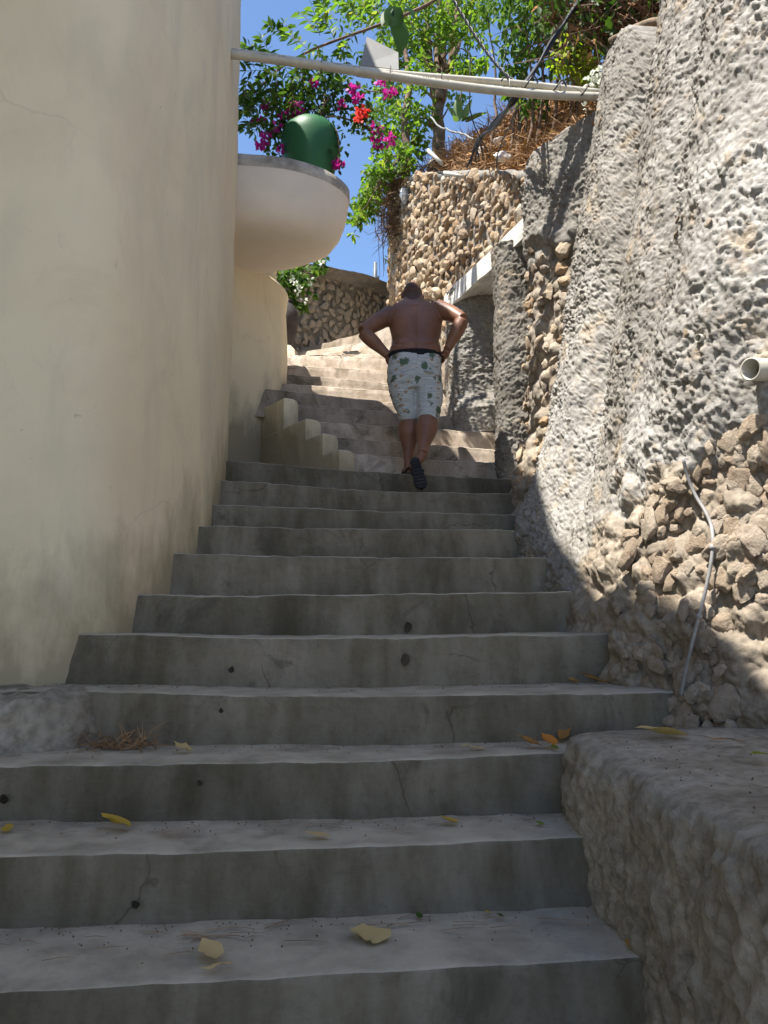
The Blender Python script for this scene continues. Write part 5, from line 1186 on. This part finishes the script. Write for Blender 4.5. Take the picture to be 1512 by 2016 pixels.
# debris on the bank
for nm, lab, cat, px, py, s, mt, k in [('boulder', 'round pinkish boulder on the bank behind the pale rope', 'boulder', 885, 292, .14, 'pink_rock', 1), ('rock', 'white broken rock on the bank left of the loose wire', 'rock', 952, 326, .10, 'pale_rock', 2), ('rock', 'flat white slab of rubble at the wall edge under the dry stems', 'rock', 1000, 335, .12, 'pale_rock', 3), ('rock', 'long pale rubble chunk in the middle of the dry bank', 'rock', 985, 316, .11, 'pale_rock', 4), ('rock', 'small pale stone at the foot of the trimmed tree', 'rock', 838, 322, .07, 'pale_rock', 5)]:
    p = hill_at(px, py)+np.array((-.05, -.12, .10)); o = inst(nm, rock_mesh(nm, 500+k, mt, 3, .3), p, (0, 0, k), (s, s*.8, s*.8)); setp(o, lab, cat)
pp = hill_at(848, 312); setp(obj('pipe_offcut', *tube([P(843, 296, 8.0), P(870, 322, 7.8)], .022, 10), 'pvc', None, P(843, 296, 8.0)), 'short white pipe offcut lying beside the small tree on the bank', 'pipe')
setp(obj('pipe_offcut', *tube([P(875, 340, 7.55), P(912, 348, 7.3)], .02, 10), 'pvc', None, P(875, 340, 7.55)), 'white pipe offcut lying along the coping of the coral wall', 'pipe')
setp(inst('fallen_leaf', leaf_proto('leaf', 'orange_leaf', 1, .8, .3, .4), P(1386, 48, 4.6)+np.array((-.02, -.03, 0)), (1.2, .3, 1), (.06,)*3), 'orange leaf caught on the wall top beside the root', 'leaf')

# ================================================================== LITTER ON THE STEPS
TREADS = [(k, extend(*EDGES[k])) for k in range(0, 6)]
def on_tread(px, py, k):
    E = TREADS[k][1]; X = 0; z = E[:, 2].mean()
    for _ in range(10):
        p = PZ(px, py, z+.006) if z < -.02 else P(px, py, TREADS[k][1][:, 1].mean()+.1); z = np.interp(p[0], E[:, 0], E[:, 2])
    yf = np.interp(p[0], E[:, 0], E[:, 1]); y_ = min(max(p[1], yf+.03), yf+.42); return np.array((p[0], y_, z+.012))
def litter(px, py, k, L, mat, label, yaw=0, W=.62, curl=.5, fold=.5, lift=.0):
    me = leaf_proto('fallen_leaf', mat, 1, W, fold, -curl, 8); V = np.array([v.co[:] for v in me.vertices]); V = V-V.mean(0); V += .16*np.stack([fbm(V*4+px, 2), fbm(V*3+px, 3), fbm(V*4+py, 4)], 1); V[:, 2] -= V[:, 2].min()
    for v, c_ in zip(me.vertices, V): v.co = c_
    p = on_tread(px, py, k) if k >= 0 else np.array(PZ(px, py, -.385)); o = inst('fallen_leaf', me, p+np.array((0, 0, lift)), (random.uniform(-.06, .06), random.uniform(-.1, .1), yaw+math.pi*.0), (L*1.15, L*1.15, L*.7)); return setp(o, label, 'leaf', 'fallen leaves on the steps')
for a_ in [(727, 1848, 0, .105, 'tan_leaf', 'flat tan leaf in the middle of the lowest tread', 1.3, .8, .1, .1), (412, 1885, 0, .07, 'tan_leaf', 'curled tan leaf left on the lowest tread above a slender one', .7, .9, .6, .6), (432, 1905, 0, .10, 'tan_leaf', 'slender pale leaf lying diagonally near the lowest step edge', -1.0, .15, .2, .3),
           (228, 1630, 1, .095, 'yellow_leaf', 'curled yellow leaf at the left on the second tread', 1.4, .6, .5, .8), (15, 1637, 1, .05, 'yellow_leaf', 'small yellow leaf at the far left of the second tread', .4, .8, .4, .5), (625, 1648, 1, .08, 'tan_leaf', 'pale flat leaf at the front edge of the second tread', 1.5, .4, .1, .1), (880, 1622, 1, .065, 'yellow_leaf', 'yellow folded leaf right of centre on the second tread', 1.3, .6, .4, .7),
           (930, 1476, 2, .09, 'tan_leaf', 'thin dry leaf right of centre on the third tread', 1.5, .3, .2, .3), (1040, 1470, 2, .085, 'brown_leaf', 'dark brown curled leaf on the third tread beside an orange one', 1.2, .6, .7, .8), (1080, 1470, 2, .07, 'orange_leaf', 'upright orange leaf on the third tread near the parapet', .6, .8, .8, .9), (1112, 1456, 2, .085, 'brown_leaf', 'rust brown curled leaf at the parapet end of the third tread', -.6, .6, .9, .8), (1095, 1478, 2, .035, 'leaf_yellow', 'tiny green leaf fragment at the parapet corner', .3, .7, .3, .3),
           (1150, 1340, 3, .13, 'orange_leaf', 'long orange-brown leaf against the rock on the fourth tread', 1.5, .4, .5, .6), (1175, 1345, 3, .09, 'brown_leaf', 'brown leaf tucked under the orange one by the rock', 1.0, .5, .5, .6), (1130, 1345, 3, .06, 'brown_leaf', 'small brown leaf left of the long orange one by the rock', .5, .6, .5, .6),
           (360, 1480, 2, .09, 'tan_leaf', 'dry pointed leaf beside the pile of needles', 1.1, .4, .4, .5), (1240, 1866, 0, .035, 'brown_leaf', 'small brown scrap on the lowest tread beside the parapet', .2, .7, .5, .5), (825, 1808, 0, .025, 'leaf_mid', 'dark green scrap at the back of the lowest tread', .2, .7, .5, .5), (985, 1808, 0, .022, 'leaf_dark', 'tiny dark scrap at the back of the lowest tread right of the green one', 1.2, .7, .5, .5),
           (960, 1800, 0, .03, 'yellow_leaf', 'tiny olive-yellow leaf below the riser on the lowest tread', 1.2, .4, .3, .3), (1060, 1625, 1, .035, 'leaf_yellow', 'tiny green leaf by the parapet foot on the second tread', .8, .7, .3, .3)]: litter(*a_)
lf = litter(1300, 1446, -1, .15, 'brown_leaf', 'large curled brown leaf lying on the flat parapet top', 1.45, .5, .25, .9, .0); lf.data.materials[0] = M['tan_leaf']
lf = litter(1495, 1488, -1, .06, 'leaf_yellow', 'small yellow-green leaf on the parapet top at the right edge', 1.2, .5, .2, .3); lf = litter(1420, 1462, -1, .12, 'brown_leaf', 'narrow brown leaf on the parapet behind the curled one', 1.2, .2, .2, .4)
# pine-needle pile and scattered twigs, crumbs
rng = np.random.default_rng(44)
base = np.array([on_tread(240+rng.normal()*32, 1474+rng.normal()*3, 2)+np.array((0, 0, abs(rng.normal())*.012)) for _ in range(60)])
V, Fc = straws(base, 170, .10, .006, rng, .0018); V[:, 2] = np.maximum(V[:, 2], base[:, 2].min()-.004)
setp(obj('needle_pile', V, Fc, 'dry_straw'), 'small pile of brown pine needles on the third tread by the plinth', 'needles', kind='stuff')
V = []; Fc = []
for k, cnt in ((0, 50), (1, 60), (2, 60), (3, 60)):
    E = TREADS[k][1]; En = TREADS[k+1][1]
    for _ in range(cnt):
        x = rng.uniform(-1.5 if k < 3 else -1.1, .62 if k < 3 else .95); yf = np.interp(x, E[:, 0], E[:, 1]); yb = np.interp(x, En[:, 0], En[:, 1])-.05; z = np.interp(x, E[:, 0], E[:, 2])+.010
        u_ = rng.uniform(0, 1)**.4; p = np.array((x, yf+.075+(yb-yf-.085)*u_, z)); a_ = rng.normal()*.25; L = rng.uniform(.02, .14); d = np.array((math.cos(a_), math.sin(a_), 0)); kx = len(V); s = np.array((-d[1], d[0], 0))*.0021
        V += [p-s, p+s, p+d*L*.5-s+np.array((0, 0, .004)), p+d*L*.5+s+np.array((0, 0, .004)), p+d*L+rng.normal(size=3)*.004]; Fc += [(kx, kx+1, kx+3, kx+2), (kx+2, kx+3, kx+4)]
V = np.array(V); setp(obj('twig_litter', V, Fc, 'dry_straw'), 'fine dry twigs and needles scattered over the lower treads', 'litter', kind='stuff')
parts = []
for k, cnt in ((0, 130), (1, 110), (2, 110), (3, 110), (-1, 120)):
    for _ in range(cnt):
        if k >= 0:
            E = TREADS[k][1]; En = TREADS[k+1][1]; x = rng.uniform(-1.5, .62 if k < 3 else .95); yf = np.interp(x, E[:, 0], E[:, 1]); yb = np.interp(x, En[:, 0], En[:, 1])-.04
            p = np.array((x, yf+.03+(yb-yf-.03)*rng.uniform(0, 1)**.35, np.interp(x, E[:, 0], E[:, 2])+.009))
        else: p = np.array((rng.uniform(.72, 1.5), rng.uniform(1.6, 2.7), -.40))
        parts.append(boxm(p, rng.uniform(.0015, .0045, 3), Euler(rng.uniform(0, 6, 3)).to_matrix()))
setp(obj('grit', *joinm(parts), 'dry_twig', smooth=False), 'dark grit and crumbs scattered on the treads and parapet', 'grit', kind='stuff')

# ------------------------------------------------------------------ lift to ground-based heights
for o in list(bpy.data.objects):
    if o.parent is None and o.name not in ('ground',): o.location.z += LIFT
    if '_w' in o: del o['_w']
bpy.data.objects['ground'].location.z += LIFT
